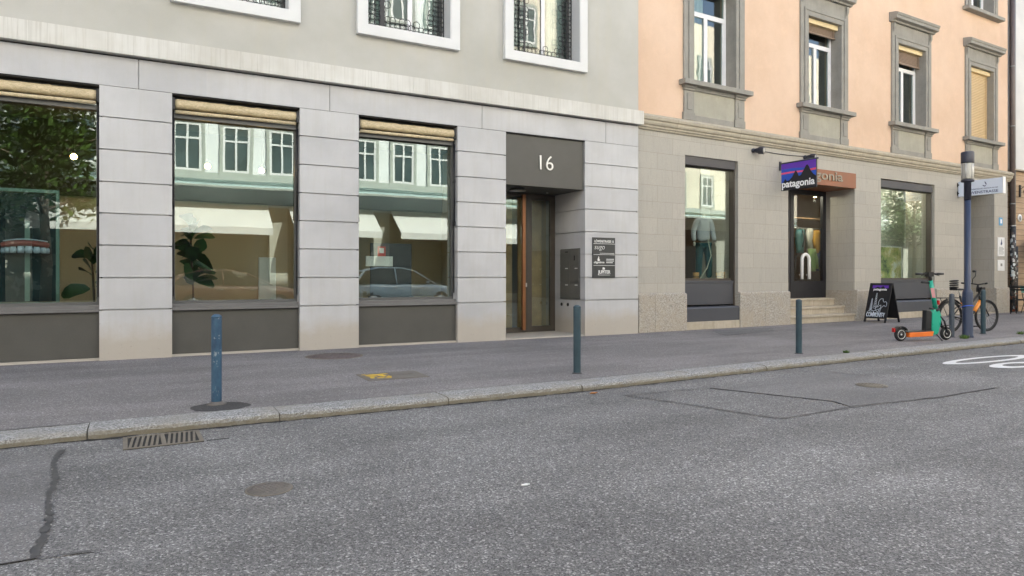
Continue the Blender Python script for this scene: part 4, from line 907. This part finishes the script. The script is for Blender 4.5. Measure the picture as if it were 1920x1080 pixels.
# ------------------------------------------------------------------ chalkboard A-frame
bA, bB, bC = Vector((16.82, 11.36, 0)), Vector((16.84, 10.78, 0)), Vector((17.5, 10.85, 0))
af = empty("chalkboard_stand", (16.83, 11.07, 0), R(1), "black folding chalkboard with purple header and chalk drawing beside the steps", "signboard")
H_, D_, W_ = 1.02, .30, .30     # half width, lean
def leaf_(sgn, nm):
    mb = MB(); th = .022
    # panel in local x (lean), y (width), z
    def P_(y, z, o): x = D_-sgn*D_*(1-z/H_)-sgn*o*1.0; return (x, y, z)
    for y0, y1, z0, z1 in ((-W_, -W_+.05, 0, H_), (W_-.05, W_, 0, H_), (-W_+.05, W_-.05, H_-.06, H_), (-W_+.05, W_-.05, .10, .15)):
        mb.loft([[P_(y0, z0, th), P_(y1, z0, th), P_(y1, z0, 0), P_(y0, z0, 0)], [P_(y0, z1, th), P_(y1, z1, th), P_(y1, z1, 0), P_(y0, z1, 0)]])
    mb.loft([[P_(-W_+.05, .15, th*.6), P_(W_-.05, .15, th*.6), P_(W_-.05, .15, .004), P_(-W_+.05, .15, .004)], [P_(-W_+.05, H_-.06, th*.6), P_(W_-.05, H_-.06, th*.6), P_(W_-.05, H_-.06, .004), P_(-W_+.05, H_-.06, .004)]])
    return B(mb, nm, "board_black", af)
fb = leaf_(1, "front_panel"); leaf_(-1, "rear_panel")
ln2 = math.hypot(D_, H_); upv = Vector((D_, 0, H_)).normalized(); outv = Vector((-H_, 0, D_)).normalized()
base = Vector((0, 0, 0))+outv*.016
def cb(u, v): p = base+Vector((0, -1, 0))*(u*W_)+upv*(v*ln2)+outv*.003; return p      # u -1..1 left to right, v 0..1
def chalk(pts, r=.0065): return MB().tube([cb(*p) for p in pts], r, 5)
mb = MB(); q = [(-.72, .95), (.72, .95), (.72, .865), (.45, .865), (.22, .925), (.02, .875), (-.25, .905), (-.5, .865), (-.72, .865)]
mb.loft([[cb(*p) for p in q], [cb(*p)+outv*.002 for p in q]]); B(mb, "header_print", "sign_purple", fb)
lettering("lettering", "patagonia", .085, "sign_white", fb, cb(0, .81), (0, -1, 0), upv, .002, .002, width=.36)
mb = MB()
def addl(pts, r=.0065): c = chalk(pts, r); mb.add(c.v, c.f, True)
for cx, v0, v1, w in ((-.22, .36, .74, .17), (-.56, .29, .60, .16)):        # two fir trees, hatched
    n = 9
    for k in range(n): v = v1-(v1-v0)*k/n; a = w*(.25+.75*k/n); addl([(cx-a, v-.035), (cx, v), (cx+a, v-.035)], .007); addl([(cx-a*.8, v-.05), (cx+a*.8, v-.055)], .006)
addl([(-.02+.0, .40), (.10, .46), (.05, .50), (.14, .57), (.26, .60), (.40, .60), (.46, .54), (.55, .51), (.68, .53), (.80, .50), (.83, .42), (.72, .40), (.60, .43), (.50, .41), (.36, .35), (.30, .44), (.18, .42), (.05, .38), (-.02, .40)])
addl([(.34, .38), (.30, .26), (.46, .20), (.7, .17)]); addl([(.22, .36), (.20, .27), (.05, .25)]); addl([(-.85, .25), (-.55, .31), (-.3, .28), (-.1, .30), (.12, .26), (.2, .24)]); addl([(-.3, .27), (-.1, .22), (.1, .21), (.2, .25)]); addl([(-.2, .25), (-.38, .19)])
addl([(.02, .40), (-.16, .36), (-.10, .30), (.06, .33), (.2, .30)])
B(mb, "chalk_drawing", "chalk", fb)
lettering("lettering", "COMMUNITY", .165, "chalk", fb, cb(-.02, .135)+outv*.01, (0, -1, 0), upv, .003, .003, width=.50)

# ------------------------------------------------------------------ cafe things by the timber house
ch = empty("folding_chair", rb(15.35, -.7), AR, "dark metal folding chair with mint slats against the far pier", "chair")
mb = MB()
for y in (-.2, .2): mb.tube([(-.30, y, .90), (-.05, y, .42), (.18, y, 0)], .013, 6); mb.tube([(-.22, y, 0), (.05, y, .42), (.14, y, .46)], .013, 6)
mb.tube([(-.30, -.2, .90), (-.30, .2, .90)], .013, 6); mb.tube([(.14, -.2, .46), (.14, .2, .46)], .013, 6); B(mb, "frame", "black_iron", ch)
mb = MB(); [mb.box((-.18+.08*k, -.2, .435), (-.12+.08*k, .2, .45)) for k in range(4)]; B(mb, "seat", "black_iron", ch); mb = MB(); [mb.loft([[(-.30+.045*k, -.19, .88-.085*k), (-.30+.045*k, .19, .88-.085*k), (-.29+.045*k, .19, .88-.085*k), (-.29+.045*k, -.19, .88-.085*k)], [(-.275+.045*k, -.19, .83-.085*k), (-.275+.045*k, .19, .83-.085*k), (-.265+.045*k, .19, .83-.085*k), (-.265+.045*k, -.19, .83-.085*k)]]) for k in range(2)]; B(mb, "backrest", "black_iron", ch)
c2 = empty("bistro_chair", rb(16.3, -.6), AR+R(180), "mint green folding chair by the timber wall at the picture's edge", "chair")
mb = MB()
for y in (-.2, .2): mb.tube([(.26, y, .88), (.05, y, .42), (-.2, y, 0)], .012, 6); mb.tube([(.22, y, 0), (-.05, y, .42), (-.16, y, .45)], .012, 6)
B(mb, "frame", "black_iron", c2); mb = MB(); [mb.box((-.18+.085*k, -.21, .435), (-.115+.085*k, .21, .45)) for k in range(4)]; B(mb, "seat", "mint_paint", c2); B(MB().loft([[(.17, -.21, .66), (.17, .21, .66), (.185, .21, .66), (.185, -.21, .66)], [(.27, -.21, .88), (.27, .21, .88), (.285, .21, .88), (.285, -.21, .88)]]), "backrest", "mint_paint", c2, .004)
pa = empty("parasol", rb(17.9, -1.2), AR, "black parasol open beside the timber wall", "parasol")
B(MB().tube([(0, 0, 0), (0, 0, 2.85)], .022, 10), "pole", "black_iron", pa)
N = 8; rings = [[(1.35*math.cos(2*math.pi*k/N), 1.35*math.sin(2*math.pi*k/N), 2.30-.0) for k in range(N)], [(1.33*math.cos(2*math.pi*k/N), 1.33*math.sin(2*math.pi*k/N), 2.42) for k in range(N)], [(.7*math.cos(2*math.pi*k/N), .7*math.sin(2*math.pi*k/N), 2.68) for k in range(N)], [(.05*math.cos(2*math.pi*k/N), .05*math.sin(2*math.pi*k/N), 2.88) for k in range(N)]]
B(MB().loft(rings, False), "canopy", "parasol_black", pa)
wl_ = empty("wall_lantern", rb(17.05, .04, 3.95), AR, "black wall lantern on the timber boards", "lamp")
B(MB().box((-.03, -.03, -.05), (.03, .02, .35)).tube([(0, 0, .2), (0, -.12, .28), (0, -.2, .2)], .012, 6), "bracket", "black_iron", wl_); B(MB().lathe([(.04, -.22), (.09, .12), (.11, .13), (.02, .2)], (0, -.2, 0), 6, False), "lantern", "black_plastic", wl_)
rs = empty("round_sign", rb(17.05, .05, 3.18), AR, "small round pale sign on the timber boards", "sign"); B(MB().tube([(0, 0, 0), (0, -.02, 0)], .13, 24), "disc", "white_plastic", rs); B(MB().tube([(0, -.0202, 0), (0, -.024, 0)], .07, 20), "emblem", "drain_grey", rs)

# ------------------------------------------------------------------ things inside the shop windows
def fig(x, y, z0, seed, n, lab, hgt=1.0):
    r_ = random.Random(seed); pt = empty("fig_plant", (x, y, .06), 0, lab, "plant")
    B(MB().lathe([(.14, 0), (.18, .30), (.185, .32), (.15, .32)], n=20), "pot", "pot_white", pt)
    tr = MB(); tr.tube([(0, 0, .3), (.03, .01, z0*.6), (-.02, 0, z0+hgt*.8)], .015, 6); B(tr, "stem", "trunk_bark", pt)
    mb = MB()
    for k in range(n):
        h = z0+hgt*(k+.5)/n+r_.uniform(-.05, .05); a = r_.uniform(0, 6.28); el = r_.uniform(-.2, 1.1); ln_ = r_.uniform(.26, .40); wd = ln_*.36
        d = Vector((math.cos(a)*math.cos(el), math.sin(a)*math.cos(el), math.sin(el))); sd_ = Matrix.Rotation(r_.uniform(-1.2, 1.2), 3, d) @ d.cross(Vector((0, 0, 1))).normalized(); upn = sd_.cross(d)
        o = Vector((0, 0, h))+d*.04; v = []; prof = [(0, .10), (.2, .62), (.45, .80), (.7, 1.), (.9, .72), (1., .15)]
        for t_, w_ in prof:
            c = o+d*(t_*ln_)-Vector((0, 0, 1))*(t_*t_*.10); v += [c-sd_*wd*w_+upn*.02*w_, c, c+sd_*wd*w_+upn*.02*w_]
        mb.add(v, [f_ for i in range(5) for f_ in ((3*i, 3*i+1, 3*i+4, 3*i+3), (3*i+1, 3*i+2, 3*i+5, 3*i+4))], True)
    B(mb, "foliage", "leaf_green", pt)
fig(.76, 12.2, .95, 5, 34, "broad-leaved fig plant in the second shop window, behind the worn blue bollard", 1.0); fig(-.62, 12.4, .8, 8, 14, "broad-leaved fig plant at the edge of the first shop window", .8)
bl_lab = ["glowing pendant bulb in the shop window with the dental display", "glowing pendant bulb hanging left in the fig plant's window", "glowing pendant bulb hanging right in the fig plant's window"]
for (x, y, z), lab in zip([(-.93, 13.2, 3.15), (1.07, 13.2, 3.15), (1.98, 13.2, 3.14)], bl_lab):
    p = empty("pendant_lamp", (x, y, z), 0, lab, "lamp", "pendant bulbs in the shop"); B(MB().tube([(0, 0, .07), (0, 0, 15.23-11.3-z)], .005, 5), "cord", "black_plastic", p); B(MB().ball((0, 0, 0), .047, 14), "bulb", "bulb", p); B(MB().tube([(0, 0, .05), (0, 0, .11)], .022, 8), "socket", "black_plastic", p)
db = empty("display_board", (-1.02, 12.0, .78), 0, "dark teal display panel with a glowing row of teeth in the first shop window", "display")
B(MB().box((-1.4, 0, .05), (0, .03, 1.62)), "panel", "board_dark", db); mb = MB(); frame(mb, -1.45, .0, .0, 1.68, -.012, 0, .045); mb.box((-1.30, -.01, .06), (-1.22, -.001, 1.3)); mb.box((-.42, -.01, .06), (-.36, -.001, 1.22)); mb.box((-.9, -.01, 1.36), (-.885, -.001, 1.50)); mb.box((-.8, -.01, 1.36), (-.785, -.001, 1.50)); B(mb, "edge", "board_edge", db)
B(MB().box((-1.4, -.2, -.06), (0, .2, .0)), "shelf", "floor_wood", db)
gm = MB(); tm = MB(); tx = -.40
for k in range(8):
    u = (k-3.5)/3.5; w = .036+.014*(1-abs(u)); x = tx+.27*math.sin(u*1.25); y = -.06-.10*math.cos(u*1.25)
    hh = .075+.035*(1-abs(u))
    tm.loft([[(x-w*.75, y, .75), (x+w*.75, y, .75), (x+w*.6, y+.03, .75), (x-w*.6, y+.03, .75)], [(x-w, y-.008, .75+hh*.5), (x+w, y-.008, .75+hh*.5), (x+w*.7, y+.03, .75+hh*.5), (x-w*.7, y+.03, .75+hh*.5)], [(x-w*.7, y, .75+hh), (x+w*.7, y, .75+hh), (x+w*.5, y+.03, .75+hh), (x-w*.5, y+.03, .75+hh)]], smooth=True)
gpts = [(tx+.27*math.sin(u*1.3), -.055-.10*math.cos(u*1.3), .88+.012*math.cos(u*3)) for u in [-1+.1*i for i in range(21)]]
gm.tube(gpts, .042, 8); B(tm, "tooth", "tooth_white", db); B(gm, "gum", "gum_red", db)
B(MB().tube([(p[0]*1.0, p[1], p[2]+.055) for p in gpts], .008, 6), "aligner_edge", "tooth_white", db)
nb = empty("notice_board", (3.66, 12.0, .72), 0, "dark notice board with red sign in the third shop window", "display")
B(MB().box((0, 0, .12), (.78, .03, 1.08)).box((0, -.1, 0), (.78, .15, .12)), "panel", "slate_metal", nb); B(MB().box((.13, -.01, .84), (.28, -.0005, 1.02)), "red_sign", "red_sign", nb); B(MB().box((.165, -.014, .90), (.245, -.0105, .99)), "pictogram", "white_plastic", nb); B(MB().box((-.10, -.06, .66), (.40, -.012, .84)), "leaflet_holder", "white_plastic", nb, .006)
tag(MB().box((3.0, 13.6, .06), (3.9, 14.2, 2.3)).build("cabinet", "cup_wood", bevel=.01), "brown wooden cabinet at the back of the third shop window", "cabinet")
tag(MB().box((1.95, 13.3, .06), (2.25, 13.4, 1.55)).build("white_partition", "white_plastic", bevel=.01), "narrow white partition at the back of the second shop window", "partition")
# mannequin
mq = empty("mannequin", rb(2.62, .62, 1.09), AR+R(-25), "headless mannequin in pale sweatshirt and dark teal trousers in the shop window", "mannequin")
def skin(name, pts, edges, rad, m, par, sub=2):
    me = bpy.data.meshes.new(name); me.from_pydata(pts, edges, []); o = bpy.data.objects.new(name, me); COL.objects.link(o)
    md_ = o.modifiers.new("skin", 'SKIN'); sv_ = me.skin_vertices[0].data
    for i, r in enumerate(rad): sv_[i].radius = r if hasattr(r, "__len__") else (r, r)
    sv_[0].use_root = True; o.modifiers.new("sub", 'SUBSURF').levels = sub; o.modifiers["sub"].render_levels = sub; md_.use_smooth_shade = True
    bpy.context.view_layer.update(); m2 = bpy.data.meshes.new_from_object(o.evaluated_get(bpy.context.evaluated_depsgraph_get()))
    bpy.data.objects.remove(o); m2.materials.clear(); m2.materials.append(MT[m]); m2.name = name
    o = bpy.data.objects.new(name, m2); COL.objects.link(o); o.parent = par; return o
skin("sweatshirt", [(0, 0, .92), (0, 0, 1.1), (0, .01, 1.3), (0, 0, 1.45), (-.17, 0, 1.43), (.17, 0, 1.43), (-.24, .02, 1.18), (.24, .02, 1.18), (-.25, -.06, .95), (.25, -.06, .95)], [(0, 1), (1, 2), (2, 3), (3, 4), (3, 5), (4, 6), (6, 8), (5, 7), (7, 9)], [(.17, .12), (.165, .115), (.18, .12), (.09, .08), .085, .085, .066, .066, .055, .055], "sweat_grey", mq)
skin("trousers", [(0, 0, .92), (-.09, 0, .84), (.09, 0, .84), (-.11, -.01, .48), (.12, -.04, .48), (-.12, .01, .06), (.14, .0, .06)], [(0, 1), (0, 2), (1, 3), (3, 5), (2, 4), (4, 6)], [(.155, .11), .11, .11, .085, .085, .075, .075], "denim_teal", mq)
skin("neck", [(0, 0, 1.46), (0, -.01, 1.60)], [(0, 1)], [.055, .05], "skin_form", mq); [B(MB().ball((x, -.05, .035), .06, 10, (.75, 1.6, .6)), "shoe", "black_plastic", mq) for x in (-.12, .14)]
[B(MB().ball((x, -.08, .88), .045, 10, (.7, .9, 1.4)), "hand", "skin_form", mq) for x in (-.255, .255)]
B(MB().tube([(.05, -.15, 1.0), (.12, -.18, .6), (.0, -.22, .3), (-.2, -.3, .05), (-.35, -.3, .02)], .012, 6), "rope", "rope_pale", mq)
for k, (s_, o_, lab) in enumerate([(2.2, .45, "small wooden cup at the mannequin's feet, nearer the pier"), (2.95, .45, "pair of banded wooden cups by the window's edge")]):
    c = empty("display_cup", rb(s_, o_, 1.09), AR, lab, "cup"); B(MB().lathe([(.06, 0), (.065, .2), (.05, .2)], n=14).lathe([(.06, 0), (.065, .22), (.05, .22)], (.15, 0, 0), 14) if k else MB().lathe([(.07, 0), (.075, .2), (.06, .2)], n=14), "cup", "cup_wood", c); B(MB().ring((0, 0, .1), .068, .008, (0, 0, 1), 16, 5), "band", "black_plastic", c)
# clothes behind the shop door
rk_ = empty("clothes_rail", rb(9.2, 2.6, .6), AR, "clothes rail with wooden shelf seen through the shop door", "clothes rail")
B(MB().tube([(-1.0, 0, 2.1), (1.3, 0, 2.1)], .018, 8).tube([(-1.0, 0, 0), (-1.0, 0, 2.4)], .02, 8).tube([(1.3, 0, 0), (1.3, 0, 2.4)], .02, 8), "rail", "steel", rk_); B(MB().box((-1.0, -.2, 2.38), (1.3, .2, 2.41)).box((-1.0, -.2, .28), (1.3, .2, .31)), "shelf", "floor_wood", rk_)
def garment(x, z, m, lab, w=.42, h=.72, name="jacket", y=0.):
    g = empty(name, rb(9.2+x, 2.6+y, .6+z), AR+R(15), lab, name); r_ = random.Random(int(x*50+z*9))
    rings = []
    for i in range(7):
        t_ = i/6; ww = w*(.5+.05*math.sin(t_*5)) if i else w*.30; d = .11*(1-.3*t_)
        rings.append([(ww*(math.cos(2*math.pi*k/12)), d*math.sin(2*math.pi*k/12)*(1+r_.uniform(-.2, .2)), -t_*h) for k in range(12)])
    B(MB().loft(rings[::-1], smooth=True), "body", m, g)
    if name == "jacket": B(MB().tube([(-w*.34, 0, -.05), (-w*.58, -.03, -.3), (-w*.55, -.06, -.62)], [.06, .055, .045], 8).tube([(w*.34, 0, -.05), (w*.58, -.03, -.3), (w*.55, -.06, -.62)], [.06, .055, .045], 8), "sleeve", m, g)
    else: B(MB().tube([(-.08, -.12, -.02), (-.1, -.17, -.3), (-.08, -.12, -.55)], .018, 6).tube([(-.06, 0, .0), (0, 0, .08), (.06, 0, 0)], .012, 6), "strap", "black_plastic", g)
garment(-.30, 2.05, "bag_teal", "teal backpack hanging behind the shop door's upper glass", .5, .72, "backpack"); garment(-.05, 1.45, "jacket_green", "light green jacket low behind the shop door's arch handle", .46, .7, y=-.25)
garment(.5, 2.05, "jacket_yellow", "mustard yellow jacket hanging behind the shop door"); garment(.62, 1.38, "jacket_navy", "navy jacket below the mustard one behind the shop door", .4, .5); garment(.15, 2.1, "jacket_white", "pale jacket at the far end of the clothes rail", .3, .8)
po = empty("shop_poster", rb(10.85, .9, 1.0), AR, "green and yellow nature poster in the shop window behind the chalkboard", "poster"); B(MB().box((-.55, 0, .1), (.6, .03, 1.08)), "print", "poster_print", po); B(frame(MB(), -.58, .63, .07, 1.11, -.01, .04, .03), "edge", "white_plastic", po)
for (x, y, z, e_) in [(2.3, 1.3, 4.0, 8), (6.9, 1.5, 3.6, 14), (8.8, 2.0, 3.6, 20), (11.2, .95, 4.0, 8)]:
    sp_ = empty("shop_spotlight", rb(x, y, z), AR, {2.3: "ceiling light above the mannequin", 6.9: "ceiling light just inside the shop door", 8.8: "ceiling light deep inside the shop", 11.2: "ceiling light in the shop window with the nature poster"}[x], "lamp")
    B(MB().lathe([(.05, 4.3-z), (.05, .03), (.06, 0)][::-1], n=14), "housing", "black_plastic", sp_); B(MB().lathe([(.045, -.006), (.045, -.001)], n=14), "bulb", "bulb", sp_)
    ld = bpy.data.lights.new("bulb_light", 'POINT'); ld.energy = e_; ld.color = (1, .88, .72); ld.shadow_soft_size = .05; lo = bpy.data.objects.new("bulb_light", ld); COL.objects.link(lo); lo.parent = sp_; lo.location = (0, 0, -.1)
# ------------------------------------------------------------------ the other side of the street (it shows in the glass)
def opp(name, lab, x0, x1, step, first, m, wz, h):
    o = empty(name, (0, -5, 0), 0, lab, "building"); B(MB().box((x0, -9, 3.9), (x1, 0, h)), "wall", m, o); B(MB().box((x0, -.35, 0), (x1, -.05, .35)), "plinth", "opp_ground", o); B(MB().box((x0, -.6, 0), (x1, -.36, 3.9)), "shop_front", "car_glass", o)
    x = x0
    while x < x1: B(MB().box((x, -.4, 0), (min(x1, x+.7), -.0, 3.9)), "pillar", "opp_ground", o); x += 4.2
    B(MB().box((x0, -.1, 4.86), (x1, .18, 5.12)), "cornice", "opp_green", o); 
    mc = MB(); k = x0
    while k < x1-.1: mc.loft([[(k+.006, 0, 4.72), (min(k+1.1, x1)-.006, 0, 4.72), (min(k+1.1, x1)-.006, 0, 4.75), (k+.006, 0, 4.75)], [(k+.006, 1.15, 4.50), (min(k+1.1, x1)-.006, 1.15, 4.50), (min(k+1.1, x1)-.006, 1.15, 4.53), (k+.006, 1.15, 4.53)]]); k += 1.1
    B(mc, "glass_canopy", "canopy_glass", o); B(MB().box((x0, 1.13, 4.44), (x1, 1.19, 4.52)), "canopy_edge", "opp_green", o)
    n = int((x1-x0-1.2)/step); w0 = None
    for r_, z in enumerate(wz):
        for k in range(n):
            x = first+step*k
            if w0 is None:
                a, b = -.48, .48; mf = MB(); frame(mf, a, b, 0, 1.75, .015, .05, .085); mf.box((-.035, .012, .07), (.035, .055, 1.68)); mf.box((a+.07, .012, 1.15), (b-.07, .05, 1.22)); w0 = B(mf, "window", "white_paint", o); B(MB().box((a+.03, .002, .03), (b-.03, .02, 1.72)), "pane", "opp_pane", w0); mf = MB(); frame(mf, a-.12, b+.12, -.12, 1.87, .001, .07, .12); B(mf, "surround", "opp_green", w0); w = w0
            else: w = copy_tree(w0, o)
            w.location = (x, 0, z)
    return o
oa = opp("street_front", "white house with green glass canopy and cream awnings across the street, mirrored in the shop windows", -16.5, 14.6, 1.68, -15.2, "opp_white", (5.17, 8.7, 12.2), 17)
ob_ = opp("corner_house", "cream house further along across the street, mirrored in the far windows", 14.65, 56, 2.4, 16.2, "opp_cream", (5.3, 8.8, 12.3), 16)
MB().box((-60, -14, 0), (-16.6, -5, 16)).build("far_house", "opp_cream"); tag(bpy.data.objects["far_house"], "plain cream house beyond the white one across the street", "building")
for k in range(-4, 4):
    x = 1.0+4.2*k
    mb = MB(); p = [(0, 4.02), (1.45, 2.98), (1.45, 2.74), (1.47, 2.74), (1.47, 3.0), (0, 4.06)]
    mb.loft([[(x, y, z) for y, z in p], [(x+3.4, y, z) for y, z in p]]); B(mb, "awning", "awning_cream", oa)
def car(x, y, m, lab, H_=1.58, L_=4.4):
    c = empty("parked_car", (x, y, RZ), 0, lab, "car"); W_ = .9
    st_ = [(0, .62, .80, .55), (.06, .40, .92, .72), (.25, .28, 1.0, .84), (.9, .24, 1.02, .9), (2.2, .24, .99, .9), (3.2, .24, .95, .9), (3.9, .26, .86, .86), (4.25, .30, .76, .74), (4.4, .45, .62, .55)]
    ring = lambda x_, z0, z1, w: [(x_, -w*.92, z0), (x_, -w, z0+(z1-z0)*.45), (x_, -w*.97, z0+(z1-z0)*.8), (x_, -w*.86, z1), (x_, w*.86, z1), (x_, w*.97, z0+(z1-z0)*.8), (x_, w, z0+(z1-z0)*.45), (x_, w*.92, z0)]
    B(MB().loft([ring(*s_) for s_ in st_], smooth=True), "body", m, c)
    gr_ = lambda x_, z0, z1, w0, w1: [(x_, -w0, z0), (x_, -w1, z1), (x_, w1, z1), (x_, w0, z0)]
    g = MB(); g.loft([gr_(.14, .98, 1.0, .78, .74), gr_(.55, .97, H_-.14, .82, .64), gr_(1.1, .97, H_-.02, .83, .65), gr_(2.0, .97, H_-.02, .83, .65), gr_(2.5, .96, H_-.10, .82, .64), gr_(3.35, .92, .96, .78, .74)]); B(g, "windows", "car_glass", c)
    r_ = MB(); r_.loft([[(.50, -.64, H_-.15), (.50, .64, H_-.15), (.52, .64, H_-.11), (.52, -.64, H_-.11)], [(1.1, -.66, H_-.025), (1.1, .66, H_-.025), (1.1, .62, H_+.02), (1.1, -.62, H_+.02)], [(2.0, -.66, H_-.025), (2.0, .66, H_-.025), (2.0, .62, H_+.015), (2.0, -.62, H_+.015)], [(2.55, -.65, H_-.12), (2.55, .65, H_-.12), (2.5, .62, H_-.08), (2.5, -.62, H_-.08)]], smooth=True)
    for y_ in (-1, 1): r_.tube([(2.52, y_*.645, H_-.11), (3.35, y_*.765, .95)], .03, 6); r_.tube([(1.72, y_*.66, H_-.03), (1.75, y_*.84, .97)], .025, 6); r_.tube([(.52, y_*.65, H_-.14), (.16, y_*.77, .98)], .05, 6)
    B(r_, "roof", m, c)
    for x_ in (.82, 3.52):
        for y_ in (-.78, .78): w = B(MB().tube([(x_, y_-.11, .33), (x_, y_+.11, .33)], .33, 24), "wheel", "rubber", c); B(MB().tube([(x_, y_-.12, .33), (x_, y_+.12, .33)], .21, 16), "rim", "steel", w)
    for y_ in (-.62, .62): B(MB().ball((4.22, y_, .66), .13, 10, (.8, 1.2, .6)), "headlight", "car_lamp", c); B(MB().box((-.0, y_-.13, .70), (.12, y_+.13, .84)), "tail_light", "car_tail", c, .02)
    for y_ in (-.95, .95): B(MB().ball((2.95, y_, 1.02), .10, 10, (.7, 1, .65)), "mirror", m, c)
    for y_ in (-.905, .905): B(MB().box((1.55, y_-.012, .80), (1.75, y_+.012, .83)).box((2.6, y_-.012, .78), (2.8, y_+.012, .81)), "door_handle", "steel", c)
car(6.85, -2.6, "car_blue", "pale blue car parked across the street, mirrored in the third shop window"); car(.75, -2.6, "car_brown", "dark red-brown car parked across the street, mirrored in the second shop window", 1.46)
def tree(x, y, h, r, seed, lab, n=5600):
    t = empty("street_tree", (x, y, 0), 0, lab, "tree", "street trees across the road"); q = random.Random(seed); mt = MB()
    mt.tube([(0, 0, 0), (.05, .02, 1.5), (-.03, .05, 3.2), (.05, 0, h*.62)], [.19, .15, .13, .06], 10); tips = []
    for k in range(15):
        a = q.uniform(0, 6.28); z = 2.9+(h-4)*.75*q.random(); e = q.uniform(.15, .9); l = r*q.uniform(.5, .95); d = Vector((math.cos(a)*math.cos(e), math.sin(a)*math.cos(e), math.sin(e))); p = Vector((0, 0, z)); m_ = p+d*l*.5+Vector((0, 0, .15)); en = p+d*l
        mt.tube([p, m_, en], [.06, .035, .012], 6); tips += [m_, en, p.lerp(en, .8)]
    B(mt, "trunk", "trunk_bark", t); ml_ = MB(); cl = [Vector((tp.x, tp.y, tp.z)) for tp in tips]+[Vector((q.gauss(0, r*.42), q.gauss(0, r*.42), h*.64+q.gauss(0, h*.14))) for _ in range(24)]
    for i in range(n):
        c = cl[i % len(cl)]; p = c+Vector((q.gauss(0, .38), q.gauss(0, .38), q.gauss(0, .30))); s_ = q.uniform(.09, .17); a = Vector((q.gauss(0, 1), q.gauss(0, 1), q.gauss(0, .5))).normalized(); b = a.orthogonal().normalized()
        ml_.add([p-a*s_, p+b*s_*.55, p+a*s_, p-b*s_*.55], [(0, 1, 2, 3)])
    B(ml_, "crown", "tree_leaf", t)
tree(-2.6, -3.0, 9.5, 2.9, 3, "leafy street tree mirrored in the first shop window"); tree(47, -1.5, 10, 3.4, 5, "leafy street tree mirrored in the far shop window")
